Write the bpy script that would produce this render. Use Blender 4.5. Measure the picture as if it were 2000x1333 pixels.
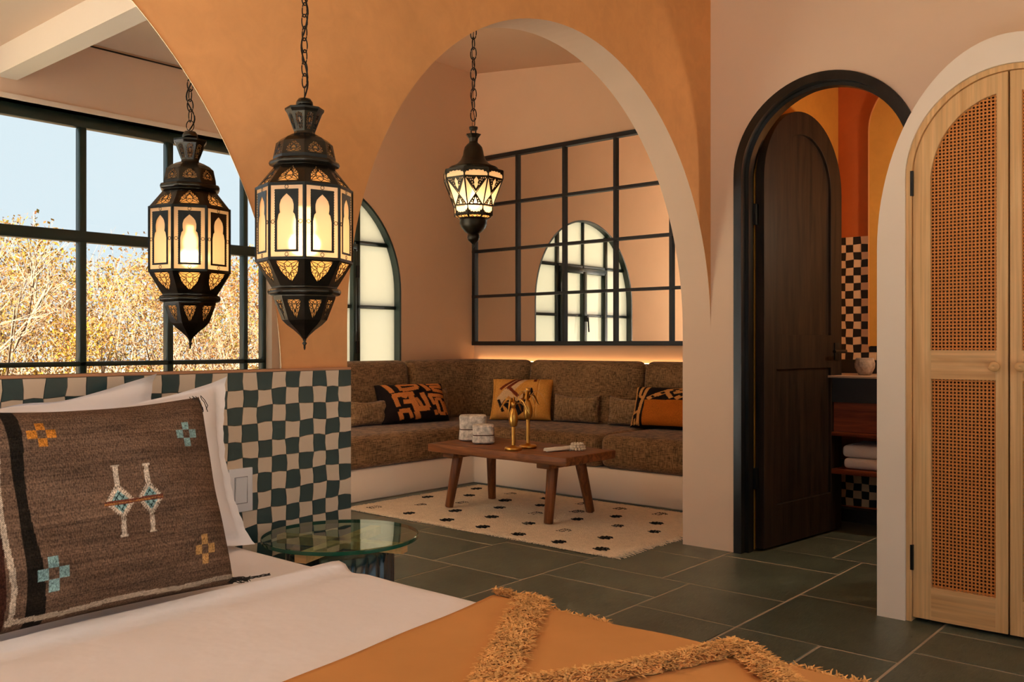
import bpy, bmesh, math, random
from mathutils import Vector, Matrix
from mathutils.geometry import tessellate_polygon

PI = math.pi
sc = bpy.context.scene
for o in list(bpy.data.objects):
    bpy.data.objects.remove(o)
col = sc.collection
rnd = random.Random(7)

# ------------------------------------------------------------------ camera
# X runs along the headboard wall (away to the right), Y runs into it (away to the left), Z up; metres
cd = bpy.data.cameras.new('camera')
cam = bpy.data.objects.new('camera', cd)
col.objects.link(cam)
cam.location = (0, 0, 1.0)
cam.rotation_euler = (PI / 2, 0, -math.radians(49.4))
cd.sensor_width = 36
cd.lens = 1779.0 / 2000 * 36
cd.shift_y = 4.5 / 2000
cd.clip_start = 0.02
sc.camera = cam

# ------------------------------------------------------------------ world, sun, exposure
w = bpy.data.worlds.new('world')
sc.world = w
w.use_nodes = True
bg = w.node_tree.nodes['Background']
bg.inputs[0].default_value = (0.82, 0.93, 1.02, 1)
bg.inputs[1].default_value = 0.48
sun_d = bpy.data.lights.new('sun', 'SUN')
sun_d.energy = 40.0
sun_d.color = (0.90, 0.955, 1.04)
sun_d.angle = math.radians(0.6)
sun = bpy.data.objects.new('sun', sun_d)
col.objects.link(sun)
# the afternoon sun comes in through the glazed wall to the left of the bed
sd = Vector((0.80, -0.45, -0.75)).normalized()
sun.rotation_euler = sd.to_track_quat('-Z', 'Y').to_euler()
sun.location = (-6, 5, 8)


def portal(name, loc, rot, sx, sy):
    d = bpy.data.lights.new(name, 'AREA')
    d.shape = 'RECTANGLE'
    d.size, d.size_y = sx, sy
    d.cycles.is_portal = True
    o = bpy.data.objects.new(name, d)
    o.location, o.rotation_euler = loc, rot
    col.objects.link(o)


portal('window_portal', (1.03, -1.6, 1.25), (PI / 2, 0, 0), 5.8, 2.36)
portal('glazing_portal', (-2.08, 0.375, 1.36), (0, -PI / 2, 0), 2.60, 3.35)
portal('niche_end_portal', (1.54, 4.15, 1.465), (0, -PI / 2, 0), 2.77, 1.9)
portal('niche_portal', (3.98, 5.40, 1.4), (-PI / 2, 0, 0), 1.6, 1.7)

sc.view_settings.view_transform = 'Standard'
sc.view_settings.look = 'None'
sc.view_settings.gamma = 1.0
sc.view_settings.use_curve_mapping = False
sc.view_settings.exposure = 1.12
sc.cycles.use_denoising = True
sc.cycles.max_bounces = 14
sc.cycles.diffuse_bounces = 7
sc.cycles.glossy_bounces = 6
sc.cycles.transmission_bounces = 10
sc.cycles.transparent_max_bounces = 12
sc.cycles.caustics_reflective = False
sc.cycles.caustics_refractive = False
sc.cycles.sample_clamp_indirect = 6.0


# ------------------------------------------------------------------ materials
def lin(r, g, b):
    f = lambda c: ((c / 255 + 0.055) / 1.055) ** 2.4 if c > 10 else c / 255 / 12.92
    return (f(r), f(g), f(b), 1)


def newmat(name):
    m = bpy.data.materials.new(name)
    m.use_nodes = True
    nt = m.node_tree
    return m, nt, nt.nodes['Principled BSDF']


def coords(nt, scale=(1, 1, 1), rot=(0, 0, 0), src='Object'):
    tc = nt.nodes.new('ShaderNodeTexCoord')
    mp = nt.nodes.new('ShaderNodeMapping')
    mp.inputs['Scale'].default_value = scale
    mp.inputs['Rotation'].default_value = rot
    nt.links.new(tc.outputs[src], mp.inputs[0])
    return mp.outputs[0]


def noise(nt, vec, scale, detail=4, rough=0.55, dist=0.0):
    n = nt.nodes.new('ShaderNodeTexNoise')
    n.inputs['Scale'].default_value = scale
    n.inputs['Detail'].default_value = detail
    n.inputs['Roughness'].default_value = rough
    n.inputs['Distortion'].default_value = dist
    nt.links.new(vec, n.inputs['Vector'])
    return n.outputs['Fac']


def ramp(nt, fac, stops):
    r = nt.nodes.new('ShaderNodeValToRGB')
    el = r.color_ramp.elements
    while len(el) < len(stops):
        el.new(0.5)
    for e, (p, c) in zip(el, stops):
        e.position = p
        e.color = c
    nt.links.new(fac, r.inputs[0])
    return r.outputs[0]


def mixc(nt, a, b, fac, mode='MIX'):
    m = nt.nodes.new('ShaderNodeMix')
    m.data_type = 'RGBA'
    m.blend_type = mode
    for sock, v in ((m.inputs[0], fac), (m.inputs[6], a), (m.inputs[7], b)):
        if hasattr(v, 'is_linked') or hasattr(v, 'links'):
            nt.links.new(v, sock)
        else:
            sock.default_value = v
    return m.outputs[2]


def bump(nt, bs, h, strength=0.3, dist=0.01):
    b = nt.nodes.new('ShaderNodeBump')
    b.inputs['Strength'].default_value = strength
    b.inputs['Distance'].default_value = dist
    nt.links.new(h, b.inputs['Height'])
    nt.links.new(b.outputs[0], bs.inputs['Normal'])


def plain(name, c, rough=0.5, metal=0.0, spec=0.5, var=0.0, vscale=3.0, bmp=0.0, bscale=60.0, bdist=0.004):
    m, nt, bs = newmat(name)
    bs.inputs['Base Color'].default_value = c
    bs.inputs['Roughness'].default_value = rough
    bs.inputs['Metallic'].default_value = metal
    bs.inputs['Specular IOR Level'].default_value = spec
    if var:
        v = coords(nt)
        f = noise(nt, v, vscale)
        lo = tuple(x * (1 - var) for x in c[:3]) + (1,)
        hi = tuple(min(1, x * (1 + var)) for x in c[:3]) + (1,)
        nt.links.new(ramp(nt, f, [(0.3, lo), (0.7, hi)]), bs.inputs['Base Color'])
    if bmp:
        bump(nt, bs, noise(nt, coords(nt), bscale, 3), bmp, bdist)
    return m


def wood(name, dark, light, axis='Z', scale=1.0, rough=0.5, grain=0.25, spec=0.4):
    m, nt, bs = newmat(name)
    s = {'X': (1.2, 14, 14), 'Y': (14, 1.2, 14), 'Z': (14, 14, 1.2)}[axis]
    v = coords(nt, tuple(x * scale for x in s))
    f1 = noise(nt, v, 2.2, 6, 0.6, 0.8)
    s2 = {'X': (3, 160, 160), 'Y': (160, 3, 160), 'Z': (160, 160, 3)}[axis]
    f2 = noise(nt, coords(nt, tuple(x * scale for x in s2)), 1.0, 3)
    c1 = ramp(nt, f1, [(0.3, dark), (0.52, tuple((a + b) / 2 for a, b in zip(dark, light))), (0.72, light)])
    c2 = ramp(nt, f2, [(0.35, (0.62, 0.62, 0.62, 1)), (0.65, (1, 1, 1, 1))])
    nt.links.new(mixc(nt, c1, c2, 0.55, 'MULTIPLY'), bs.inputs['Base Color'])
    bs.inputs['Roughness'].default_value = rough
    bs.inputs['Specular IOR Level'].default_value = spec
    bump(nt, bs, f2, grain, 0.002)
    return m


def emit(name, c, s):
    m, nt, bs = newmat(name)
    bs.inputs['Base Color'].default_value = c
    bs.inputs['Emission Color'].default_value = c
    bs.inputs['Emission Strength'].default_value = s
    return m


def attr_mat(name, rough=0.85, weave=260.0, wamt=0.35, bmp=0.5, spec=0.15, vary=0.0):
    """cloth whose print is stored per vertex; the weave is procedural"""
    m, nt, bs = newmat(name)
    a = nt.nodes.new('ShaderNodeAttribute')
    a.attribute_name = 'print'
    v = coords(nt, (weave, weave * 0.55, weave))
    f = noise(nt, v, 1.0, 2)
    k = ramp(nt, f, [(0.3, (1 - wamt,) * 3 + (1,)), (0.7, (1 + wamt * 0.4,) * 3 + (1,))])
    c = mixc(nt, a.outputs['Color'], k, 1.0, 'MULTIPLY')
    if vary:
        g = noise(nt, coords(nt, (8, 60, 8)), 1.0, 4)
        k2 = ramp(nt, g, [(0.3, (1 - vary,) * 3 + (1,)), (0.7, (1.0 + vary * 0.6,) * 3 + (1,))])
        c = mixc(nt, c, k2, 1.0, 'MULTIPLY')
    nt.links.new(c, bs.inputs['Base Color'])
    bs.inputs['Roughness'].default_value = rough
    bs.inputs['Specular IOR Level'].default_value = spec
    if bmp:
        bump(nt, bs, f, bmp, 0.002)
    return m


def frosted(name, c, trans=0.6, clear=0.0, rgh=0.35):
    m, nt, bs = newmat(name)
    out = nt.nodes['Material Output']
    d = nt.nodes.new('ShaderNodeBsdfDiffuse')
    t = nt.nodes.new('ShaderNodeBsdfTranslucent')
    g = nt.nodes.new('ShaderNodeBsdfGlossy')
    g.inputs['Roughness'].default_value = 0.12
    d.inputs[0].default_value = c
    t.inputs[0].default_value = c
    mx = nt.nodes.new('ShaderNodeMixShader')
    mx.inputs[0].default_value = trans
    nt.links.new(d.outputs[0], mx.inputs[1])
    nt.links.new(t.outputs[0], mx.inputs[2])
    last = mx.outputs[0]
    if clear:
        tr = nt.nodes.new('ShaderNodeBsdfRefraction')
        tr.inputs[0].default_value = c
        tr.inputs['Roughness'].default_value = rgh
        tr.inputs['IOR'].default_value = 1.3
        m3 = nt.nodes.new('ShaderNodeMixShader')
        m3.inputs[0].default_value = clear
        nt.links.new(last, m3.inputs[1])
        nt.links.new(tr.outputs[0], m3.inputs[2])
        last = m3.outputs[0]
    m2 = nt.nodes.new('ShaderNodeMixShader')
    m2.inputs[0].default_value = 0.05
    nt.links.new(last, m2.inputs[1])
    nt.links.new(g.outputs[0], m2.inputs[2])
    nt.links.new(m2.outputs[0], out.inputs[0])
    return m


def mirror_mat(name, c=(0.92, 0.94, 0.93, 1)):
    m, nt, bs = newmat(name)
    bs.inputs['Base Color'].default_value = c
    bs.inputs['Metallic'].default_value = 1.0
    bs.inputs['Roughness'].default_value = 0.0
    return m


def pane_mat(name, c=(0.97, 0.985, 0.98, 1), ior=1.45):
    """thin clear window glass"""
    m, nt, bs = newmat(name)
    out = nt.nodes['Material Output']
    t = nt.nodes.new('ShaderNodeBsdfTransparent')
    t.inputs[0].default_value = c
    g = nt.nodes.new('ShaderNodeBsdfGlossy')
    g.inputs['Roughness'].default_value = 0.0
    f = nt.nodes.new('ShaderNodeFresnel')
    f.inputs[0].default_value = ior
    mx = nt.nodes.new('ShaderNodeMixShader')
    ge = nt.nodes.new('ShaderNodeNewGeometry')
    inv = nt.nodes.new('ShaderNodeMath')
    inv.operation = 'SUBTRACT'
    inv.inputs[0].default_value = 1.0
    nt.links.new(ge.outputs['Backfacing'], inv.inputs[1])
    mu = nt.nodes.new('ShaderNodeMath')
    mu.operation = 'MULTIPLY'
    nt.links.new(f.outputs[0], mu.inputs[0])
    nt.links.new(inv.outputs[0], mu.inputs[1])
    nt.links.new(mu.outputs[0], mx.inputs[0])
    nt.links.new(t.outputs[0], mx.inputs[1])
    nt.links.new(g.outputs[0], mx.inputs[2])
    nt.links.new(mx.outputs[0], out.inputs[0])
    return m


def tweed(name, dark, light, flat=False):
    m, nt, bs = newmat(name)
    fh = noise(nt, coords(nt, (22, 330, 22) if flat else (22, 22, 330)), 1.0, 3, 0.6)
    fv = noise(nt, coords(nt, (260, 26, 26) if flat else (260, 260, 26)), 1.0, 3, 0.6)
    big = noise(nt, coords(nt), 3.0, 3)
    mm = nt.nodes.new('ShaderNodeMath')
    mm.operation = 'ADD'
    nt.links.new(fh, mm.inputs[0])
    nt.links.new(fv, mm.inputs[1])
    m3 = nt.nodes.new('ShaderNodeMath')
    m3.operation = 'MULTIPLY_ADD'
    m3.inputs[1].default_value = 0.5
    nt.links.new(mm.outputs[0], m3.inputs[0])
    m4 = nt.nodes.new('ShaderNodeMath')
    m4.operation = 'MULTIPLY'
    m4.inputs[1].default_value = 0.16
    nt.links.new(big, m4.inputs[0])
    m5 = nt.nodes.new('ShaderNodeMath')
    m5.operation = 'SUBTRACT'
    m5.inputs[1].default_value = 0.08
    nt.links.new(m4.outputs[0], m5.inputs[0])
    nt.links.new(m5.outputs[0], m3.inputs[2])
    mid = tuple((a + b) / 2 for a, b in zip(dark, light))
    c = ramp(nt, m3.outputs[0], [(0.41, dark), (0.5, mid), (0.60, light)])
    nt.links.new(c, bs.inputs['Base Color'])
    bs.inputs['Roughness'].default_value = 0.95
    bs.inputs['Specular IOR Level'].default_value = 0.1
    bs.inputs['Sheen Weight'].default_value = 0.15
    bump(nt, bs, m3.outputs[0], 0.6, 0.004)
    return m


def slate(name, tint):
    m, nt, bs = newmat(name)
    v = coords(nt, (1, 1, 1), (0, 0, 0.3))
    oi = nt.nodes.new('ShaderNodeObjectInfo')
    f1 = noise(nt, v, 4.5, 8, 0.62, 0.6)
    f2 = noise(nt, coords(nt, (4, 14, 4)), 5.0, 8, 0.7, 1.4)
    base = tint
    dk = tuple(x * 0.72 for x in base[:3]) + (1,)
    lt = tuple(x * 1.3 for x in base[:3]) + (1,)
    c = ramp(nt, f1, [(0.3, dk), (0.5, base), (0.72, lt)])
    c2 = ramp(nt, f2, [(0.36, (0.62, 0.64, 0.64, 1)), (0.5, (0.95, 0.95, 0.93, 1)), (0.66, (1.35, 1.30, 1.22, 1))])
    c = mixc(nt, c, c2, 1.0, 'MULTIPLY')
    rr = ramp(nt, oi.outputs['Random'], [(0, (0.86, 0.88, 0.86, 1)), (1, (1.14, 1.1, 1.08, 1))])
    c = mixc(nt, c, rr, 1.0, 'MULTIPLY')
    nt.links.new(c, bs.inputs['Base Color'])
    r = nt.nodes.new('ShaderNodeMapRange')
    r.inputs[3].default_value = 0.20
    r.inputs[4].default_value = 0.42
    nt.links.new(f2, r.inputs[0])
    nt.links.new(r.outputs[0], bs.inputs['Roughness'])
    bs.inputs['Specular IOR Level'].default_value = 0.5
    bump(nt, bs, f2, 0.35, 0.006)
    return m


def orange_plaster(name, c):
    m, nt, bs = newmat(name)
    f = noise(nt, coords(nt, (1, 1, 0.8)), 1.3, 6, 0.6, 0.5)
    f2 = noise(nt, coords(nt), 14.0, 5, 0.6, 1.0)
    lo = tuple(x * 0.86 for x in c[:3]) + (1,)
    hi = tuple(min(1, x * 1.1) for x in c[:3]) + (1,)
    c1 = ramp(nt, f, [(0.32, lo), (0.68, hi)])
    c2 = ramp(nt, f2, [(0.35, (0.95, 0.95, 0.95, 1)), (0.65, (1.02, 1.02, 1.02, 1))])
    nt.links.new(mixc(nt, c1, c2, 1.0, 'MULTIPLY'), bs.inputs['Base Color'])
    bs.inputs['Roughness'].default_value = 0.6
    bs.inputs['Specular IOR Level'].default_value = 0.3
    bump(nt, bs, f2, 0.12, 0.004)
    return m


WHITE = plain('wall_plaster', lin(226, 197, 172), 0.85, spec=0.2, var=0.03, vscale=1.6, bmp=0.05, bscale=25)
SURR = plain('pale_plaster', lin(238, 222, 204), 0.8, spec=0.2, var=0.02, vscale=1.6, bmp=0.05, bscale=25)
CEIL = plain('ceiling_plaster', lin(222, 194, 170), 0.9, spec=0.1)
NICHE = plain('niche_plaster', lin(212, 174, 142), 0.85, spec=0.2, var=0.03, vscale=1.6)
ORANGE = orange_plaster('ochre_plaster', lin(218, 160, 104))
BATHO = orange_plaster('burnt_orange_plaster', lin(204, 146, 62))
BATHD = orange_plaster('rust_plaster', lin(184, 92, 38))
GROUT = plain('grout', lin(176, 162, 140), 0.9)
SLATE = slate('slate', lin(88, 97, 85))
TILE_D = plain('tile_dark_green', lin(52, 74, 74), 0.32, spec=0.5, var=0.16, vscale=9)
TILE_L = plain('tile_cream', lin(222, 202, 178), 0.4, spec=0.4, var=0.04, vscale=9)
TILE_K = plain('tile_black', lin(28, 26, 24), 0.4, spec=0.4)
TILE_B = plain('tile_beige', lin(222, 186, 146), 0.45, spec=0.4)
JOINT = plain('tile_joint', lin(150, 128, 108), 0.9)
STEEL = plain('dark_green_steel', lin(34, 52, 48), 0.35, spec=0.5, var=0.15, vscale=5)
BLACKM = plain('black_steel', lin(20, 19, 18), 0.45, spec=0.4)
EBONY = wood('ebonised_wood', lin(14, 13, 12), lin(56, 41, 29), 'Z', 0.7, 0.55, 0.25, 0.25)
EBONYF = wood('ebonised_frame', lin(14, 15, 14), lin(34, 32, 28), 'Z', 0.7, 0.3, 0.2, 0.5)
PINE_V = wood('pale_wood_upright', lin(216, 166, 108), lin(240, 198, 142), 'Z', 0.6, 0.5, 0.15)
PINE_H = wood('pale_wood_rail', lin(212, 160, 102), lin(240, 196, 140), 'Y', 0.6, 0.5, 0.15)
CANE = plain('woven_cane', lin(222, 146, 76), 0.6, spec=0.3, var=0.28, vscale=190, bmp=0.5, bscale=400, bdist=0.001)
RUSTIC = wood('reclaimed_wood', lin(86, 46, 22), lin(172, 106, 58), 'Y', 0.9, 0.5, 0.4)
RUSTIC_Z = wood('reclaimed_wood_leg', lin(82, 42, 18), lin(164, 98, 50), 'Z', 0.9, 0.5, 0.4)
MAHOG = wood('red_wood', lin(90, 38, 16), lin(150, 72, 34), 'Y', 0.8, 0.4, 0.2)
SOFA = tweed('brown_tweed', lin(72, 52, 32), lin(160, 124, 86))
LUMBAR = tweed('brown_tweed_cushion', lin(90, 68, 44), lin(178, 144, 104), True)
LINEN = plain('white_linen', lin(238, 235, 236), 0.9, spec=0.1, bmp=0.25, bscale=7, bdist=0.012)
COTTON = plain('white_cotton', lin(240, 237, 238), 0.9, spec=0.1, bmp=0.3, bscale=11, bdist=0.015)
MUSTARD = plain('mustard_cotton', lin(208, 150, 90), 0.92, spec=0.1, var=0.07, vscale=4, bmp=0.15, bscale=22, bdist=0.006)
FRINGE = plain('mustard_fringe', lin(232, 178, 112), 0.9, spec=0.1, var=0.3, vscale=60)
BRASS = plain('brass', lin(206, 152, 74), 0.28, metal=1.0, bmp=0.4, bscale=160, bdist=0.002)
LAMPM = plain('patinated_metal', lin(52, 48, 41), 0.25, metal=0.85, var=0.3, vscale=26)
LAMPD = plain('dark_patinated_metal', lin(44, 38, 28), 0.38, metal=0.8, var=0.3, vscale=26)
CHAINM = plain('blackened_iron', lin(26, 22, 18), 0.45, metal=0.6)
CREAMG = frosted('cream_lantern_glass', (0.90, 0.70, 0.50, 1), 0.55, 0.22, 0.36)
AMBERG = frosted('amber_lantern_glass', (1.0, 0.62, 0.26, 1), 0.85, 0.35, 0.3)
FROST = frosted('frosted_window_glass', (0.74, 0.71, 0.64, 1), 0.9)
PANE = pane_mat('window_glass')
MIRROR = mirror_mat('mirror_silver')
MEDGE = plain('mirror_bevel', lin(236, 220, 190), 0.15, metal=0.6)
STONEW = plain('pale_carved_box', lin(212, 202, 190), 0.8, var=0.38, vscale=46, bmp=1.0, bscale=60, bdist=0.01)
TWINE = plain('dark_twine', lin(80, 52, 34), 0.9)
BEAD = plain('ivory_beads', lin(226, 210, 186), 0.6, var=0.12, vscale=60)
TASSEL = plain('ivory_tassel', lin(232, 220, 202), 0.9, var=0.1, vscale=80, bmp=0.6, bscale=240, bdist=0.002)
RUGM = plain('ivory_wool', lin(228, 210, 186), 0.98, spec=0.05, var=0.08, vscale=40, bmp=0.9, bscale=140, bdist=0.01)
RUGD = plain('charcoal_wool', lin(40, 40, 36), 0.98, spec=0.05)
PLASTIC = plain('white_plastic', lin(236, 236, 240), 0.35)
POTM = plain('rough_stone', lin(160, 142, 128), 0.9, var=0.3, vscale=50, bmp=0.6, bscale=70, bdist=0.004)
TOWEL = plain('white_terry', lin(232, 220, 212), 0.98, spec=0.05, bmp=0.7, bscale=220, bdist=0.004)
STONE_TOP = plain('stone_top', lin(190, 160, 134), 0.5)
VANB = plain('black_stone', lin(22, 20, 19), 0.4)
HINGEM = plain('black_hinge', lin(26, 26, 24), 0.4, metal=0.5)
LED = emit('led_strip', (1.0, 0.58, 0.26, 1), 6.5)
BULB = emit('warm_bulb', (1.0, 0.66, 0.30, 1), 8.0)


def glass_solid(name, c, rough=0.0):
    m, nt, bs = newmat(name)
    bs.inputs['Base Color'].default_value = c
    bs.inputs['Roughness'].default_value = rough
    bs.inputs['Transmission Weight'].default_value = 1.0
    bs.inputs['IOR'].default_value = 1.5
    return m


TGLASS = pane_mat('green_edge_glass', (0.78, 0.92, 0.86, 1), 1.6)
TEDGE = plain('glass_rim', lin(10, 84, 62), 0.1, spec=0.8)
FLUTE = plain('dark_teal_glazed', lin(12, 40, 50), 0.12, spec=0.8)


# ------------------------------------------------------------------ mesh helpers
def link(name, me, mats, parent=None, smooth=False):
    o = bpy.data.objects.new(name, me)
    if mats is not None and not me.materials:
        for m in (mats if isinstance(mats, (list, tuple)) else [mats]):
            me.materials.append(m)
    if smooth:
        for p in me.polygons:
            p.use_smooth = True
    o.parent = parent
    col.objects.link(o)
    return o


def tag(o, label=None, cat=None, group=None, kind=None):
    if label:
        o['label'] = label
    if cat:
        o['category'] = cat
    if group:
        o['group'] = group
    if kind:
        o['kind'] = kind
    return o


def empty(name, loc=(0, 0, 0), rz=0.0):
    o = bpy.data.objects.new(name, None)
    o.location = loc
    o.rotation_euler = (0, 0, rz)
    o.empty_display_size = 0.05
    col.objects.link(o)
    return o


class MB:
    def __init__(s):
        s.v, s.f, s.m = [], [], []

    def add(s, vs, fs, mi=0):
        b = len(s.v)
        s.v += [tuple(x) for x in vs]
        s.f += [tuple(b + i for i in f) for f in fs]
        s.m += [mi] * len(fs)

    def box(s, x0, x1, y0, y1, z0, z1, mi=0):
        s.add([(x0, y0, z0), (x1, y0, z0), (x1, y1, z0), (x0, y1, z0), (x0, y0, z1), (x1, y0, z1), (x1, y1, z1), (x0, y1, z1)],
              [(0, 3, 2, 1), (4, 5, 6, 7), (0, 1, 5, 4), (1, 2, 6, 5), (2, 3, 7, 6), (3, 0, 4, 7)], mi)

    def bar(s, a, b, r, n=6, r2=None, mi=0, caps=True):
        a, b = Vector(a), Vector(b)
        d = (b - a)
        if d.length < 1e-6:
            return
        q = d.to_track_quat('Z', 'Y').to_matrix()
        r2 = r if r2 is None else r2
        vs = []
        for c, rr in ((a, r), (b, r2)):
            for i in range(n):
                t = 2 * PI * (i + 0.5) / n
                vs.append(c + q @ Vector((rr * math.cos(t), rr * math.sin(t), 0)))
        fs = [(i, (i + 1) % n, n + (i + 1) % n, n + i) for i in range(n)]
        if caps:
            fs += [tuple(range(n - 1, -1, -1)), tuple(range(n, 2 * n))]
        s.add(vs, fs, mi)

    def tube(s, pts, r, n=8, closed=False, mi=0):
        pts = [Vector(p) for p in pts]
        N = len(pts)
        vs = []
        up = Vector((0, 0, 1))
        for i in range(N):
            a = pts[(i - 1) % N] if (closed or i > 0) else pts[i]
            b = pts[(i + 1) % N] if (closed or i < N - 1) else pts[i]
            d = (b - a).normalized()
            ref = up if abs(d.dot(up)) < 0.95 else Vector((1, 0, 0))
            x = d.cross(ref).normalized()
            y = d.cross(x).normalized()
            rr = r(i / max(1, N - 1)) if callable(r) else r
            for k in range(n):
                t = 2 * PI * k / n
                vs.append(pts[i] + x * rr * math.cos(t) + y * rr * math.sin(t))
        fs = []
        for i in range(N if closed else N - 1):
            j = (i + 1) % N
            for k in range(n):
                fs.append((i * n + k, i * n + (k + 1) % n, j * n + (k + 1) % n, j * n + k))
        if not closed:
            fs += [tuple(range(n - 1, -1, -1)), tuple(range((N - 1) * n, N * n))]
        s.add(vs, fs, mi)

    def lathe(s, prof, n=24, c=(0, 0, 0), mi=0, rot=0.0, rib=None, caps=True):
        vs, fs = [], []
        for (r, z) in prof:
            for i in range(n):
                t = 2 * PI * i / n + rot
                rr = max(r, 1e-5) * (rib(t) if rib else 1)
                vs.append((c[0] + rr * math.cos(t), c[1] + rr * math.sin(t), c[2] + z))
        for j in range(len(prof) - 1):
            for i in range(n):
                fs.append((j * n + i, j * n + (i + 1) % n, (j + 1) * n + (i + 1) % n, (j + 1) * n + i))
        if caps:
            fs.append(tuple(range(n - 1, -1, -1)))
            fs.append(tuple(range((len(prof) - 1) * n, len(prof) * n)))
        s.add(vs, fs, mi)

    def plate(s, outer, holes, fn, d0, d1, mi=0, side=None):
        """polygon with holes in (u,v), extruded from depth d0 (front) to d1; fn(u,v,d)->xyz"""
        loops = [list(outer)] + [list(h) for h in holes]
        tris = tessellate_polygon([[Vector((u, v, 0)) for u, v in L] for L in loops])
        flat = [p for L in loops for p in L]
        n = len(flat)
        vs = [fn(u, v, d0) for u, v in flat] + [fn(u, v, d1) for u, v in flat]
        fs, ms = [], []
        for t in tris:
            fs.append(tuple(t)); ms.append(mi)
            fs.append((t[2] + n, t[1] + n, t[0] + n)); ms.append(mi if side is None else side)
        b = 0
        for L in loops:
            k = len(L)
            for i in range(k):
                j = (i + 1) % k
                fs.append((b + i, b + j, b + j + n, b + i + n)); ms.append(mi if side is None else side)
            b += k
        base = len(s.v)
        s.v += [tuple(x) for x in vs]
        s.f += [tuple(base + i for i in f) for f in fs]
        s.m += ms

    def mesh(s, name, fix=True):
        me = bpy.data.meshes.new(name)
        me.from_pydata(s.v, [], s.f)
        me.polygons.foreach_set('material_index', s.m)
        if fix:
            bm = bmesh.new()
            bm.from_mesh(me)
            bmesh.ops.recalc_face_normals(bm, faces=bm.faces)
            bm.to_mesh(me)
            bm.free()
        me.update()
        return me

    def build(s, name, mats, parent=None, smooth=False, fix=True):
        return link(name, s.mesh(name, fix), mats, parent, smooth)


def bevel(o, wd, seg=3, angle=35, smooth=True):
    m = o.modifiers.new('bevel', 'BEVEL')
    m.width = wd
    m.segments = seg
    m.limit_method = 'ANGLE'
    m.angle_limit = math.radians(angle)
    m.use_clamp_overlap = True
    for p in o.data.polygons:
        p.use_smooth = smooth
    return o


def boxpart(name, x0, x1, y0, y1, z0, z1, mat, parent=None, bv=0.0, seg=2):
    b = MB()
    b.box(x0, x1, y0, y1, z0, z1)
    o = b.build(name, mat, parent)
    if bv:
        bevel(o, bv, seg)
    return o


def loft(bottom, top, z0, z1):
    """prism between two footprints with equal point counts"""
    n = len(bottom)
    b = MB()
    b.add([(x, y, z0) for x, y in bottom] + [(x, y, z1) for x, y in top],
          [tuple(range(n - 1, -1, -1)), tuple(range(n, 2 * n))] + [(i, (i + 1) % n, n + (i + 1) % n, n + i) for i in range(n)])
    return b


def ell(cx, cz, a, b, t0, t1, n):
    return [(cx + a * math.cos(t0 + (t1 - t0) * i / n), cz + b * math.sin(t0 + (t1 - t0) * i / n)) for i in range(n + 1)]


def struct(o):
    o['kind'] = 'structure'
    return o


# ------------------------------------------------------------------ key planes
YO = 2.151      # face of the ochre wall
YB = 2.305      # its back
XW = 3.995      # white wall with the bathroom door
XB, YL = 5.62, 5.235   # back and left wall of the seating niche
YWIN = -1.40    # wall with the big steel window
XL = -1.95      # wall left of the bed
ZC = 2.87

# ------------------------------------------------------------------ floor
b = MB()
b.box(XL, 5.62, YWIN, 5.235, -0.10, -0.0016)
floor = struct(b.build('floor', GROUT))


def tile(x0, x1, y0, y1):
    g = 0.0042
    jx = lambda: rnd.uniform(-0.0012, 0.0012)
    x0, x1, y0, y1 = x0 + g, x1 - g, y0 + g, y1 - g
    cx, cy = (x0 + x1) / 2, (y0 + y1) / 2
    c = 0.003
    vs = []
    for z, ins in ((-0.02, 0), (-0.0012, 0), (0.0 + rnd.uniform(-0.0006, 0.0006), c)):
        for (x, y) in ((x0 + ins, y0 + ins), (x1 - ins, y0 + ins), (x1 - ins, y1 - ins), (x0 + ins, y1 - ins)):
            vs.append((x - cx + jx(), y - cy + jx(), z))
    fs = [(8, 9, 10, 11)]
    for r in (0, 4):
        for i in range(4):
            fs.append((r + i, r + (i + 1) % 4, r + 4 + (i + 1) % 4, r + 4 + i))
    m = MB()
    m.add(vs, fs)
    o = m.build('floor_tile', SLATE, floor)
    o.location = (cx, cy, 0)


seen = [  # the slabs laid as the joints run in view
    (2.95, 3.50, 0.937, 1.49), (3.50, 4.19, 0.937, 1.49), (2.30, 2.95, 1.187, 1.49), (2.30, 2.95, 0.937, 1.187),
    (2.95, 3.36, 1.49, 1.906), (3.36, 3.91, 1.49, 2.04), (3.91, 4.19, 1.49, 2.04), (2.40, 2.95, 1.49, 1.906),
    (2.40, 3.09, 1.906, 2.475), (3.09, 3.36, 1.906, 2.475), (3.36, 3.785, 2.04, 2.475), (3.785, 4.19, 2.04, 2.475),
    (2.95, 3.46, 2.475, 3.01), (2.40, 2.95, 2.475, 2.875), (2.40, 2.95, 2.875, 3.20), (3.46, 3.90, 2.475, 3.01),
    (2.95, 3.36, 3.01, 3.55), (3.36, 3.90, 3.01, 3.55), (2.40, 2.95, 3.20, 3.55), (3.90, 4.40, 2.475, 3.01), (3.90, 4.40, 3.01, 3.55),
    (3.08, 3.36, 0.38, 0.937), (2.42, 3.08, 0.38, 0.937), (3.36, 3.98, 0.38, 0.937),
    (4.19, 4.62, 1.628, 2.04), (4.62, 5.20, 1.628, 2.04), (4.19, 4.62, 1.20, 1.628), (4.62, 5.20, 1.20, 1.628), (4.19, 4.70, 0.937, 1.20), (4.70, 5.20, 0.937, 1.20),
    (4.40, 4.90, 2.475, 3.01), (4.40, 4.90, 3.01, 3.55), (4.19, 4.90, 2.04, 2.475),
]
for r in seen:
    tile(*r)
for y0, y1, off in ((3.55, 3.98, 0.0), (3.98, 4.46, 0.25)):
    x = 2.0 + off * 0.4
    while x < 4.8:
        tile(x, min(x + 0.5, 4.85), y0, y1)
        x += 0.5
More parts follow.
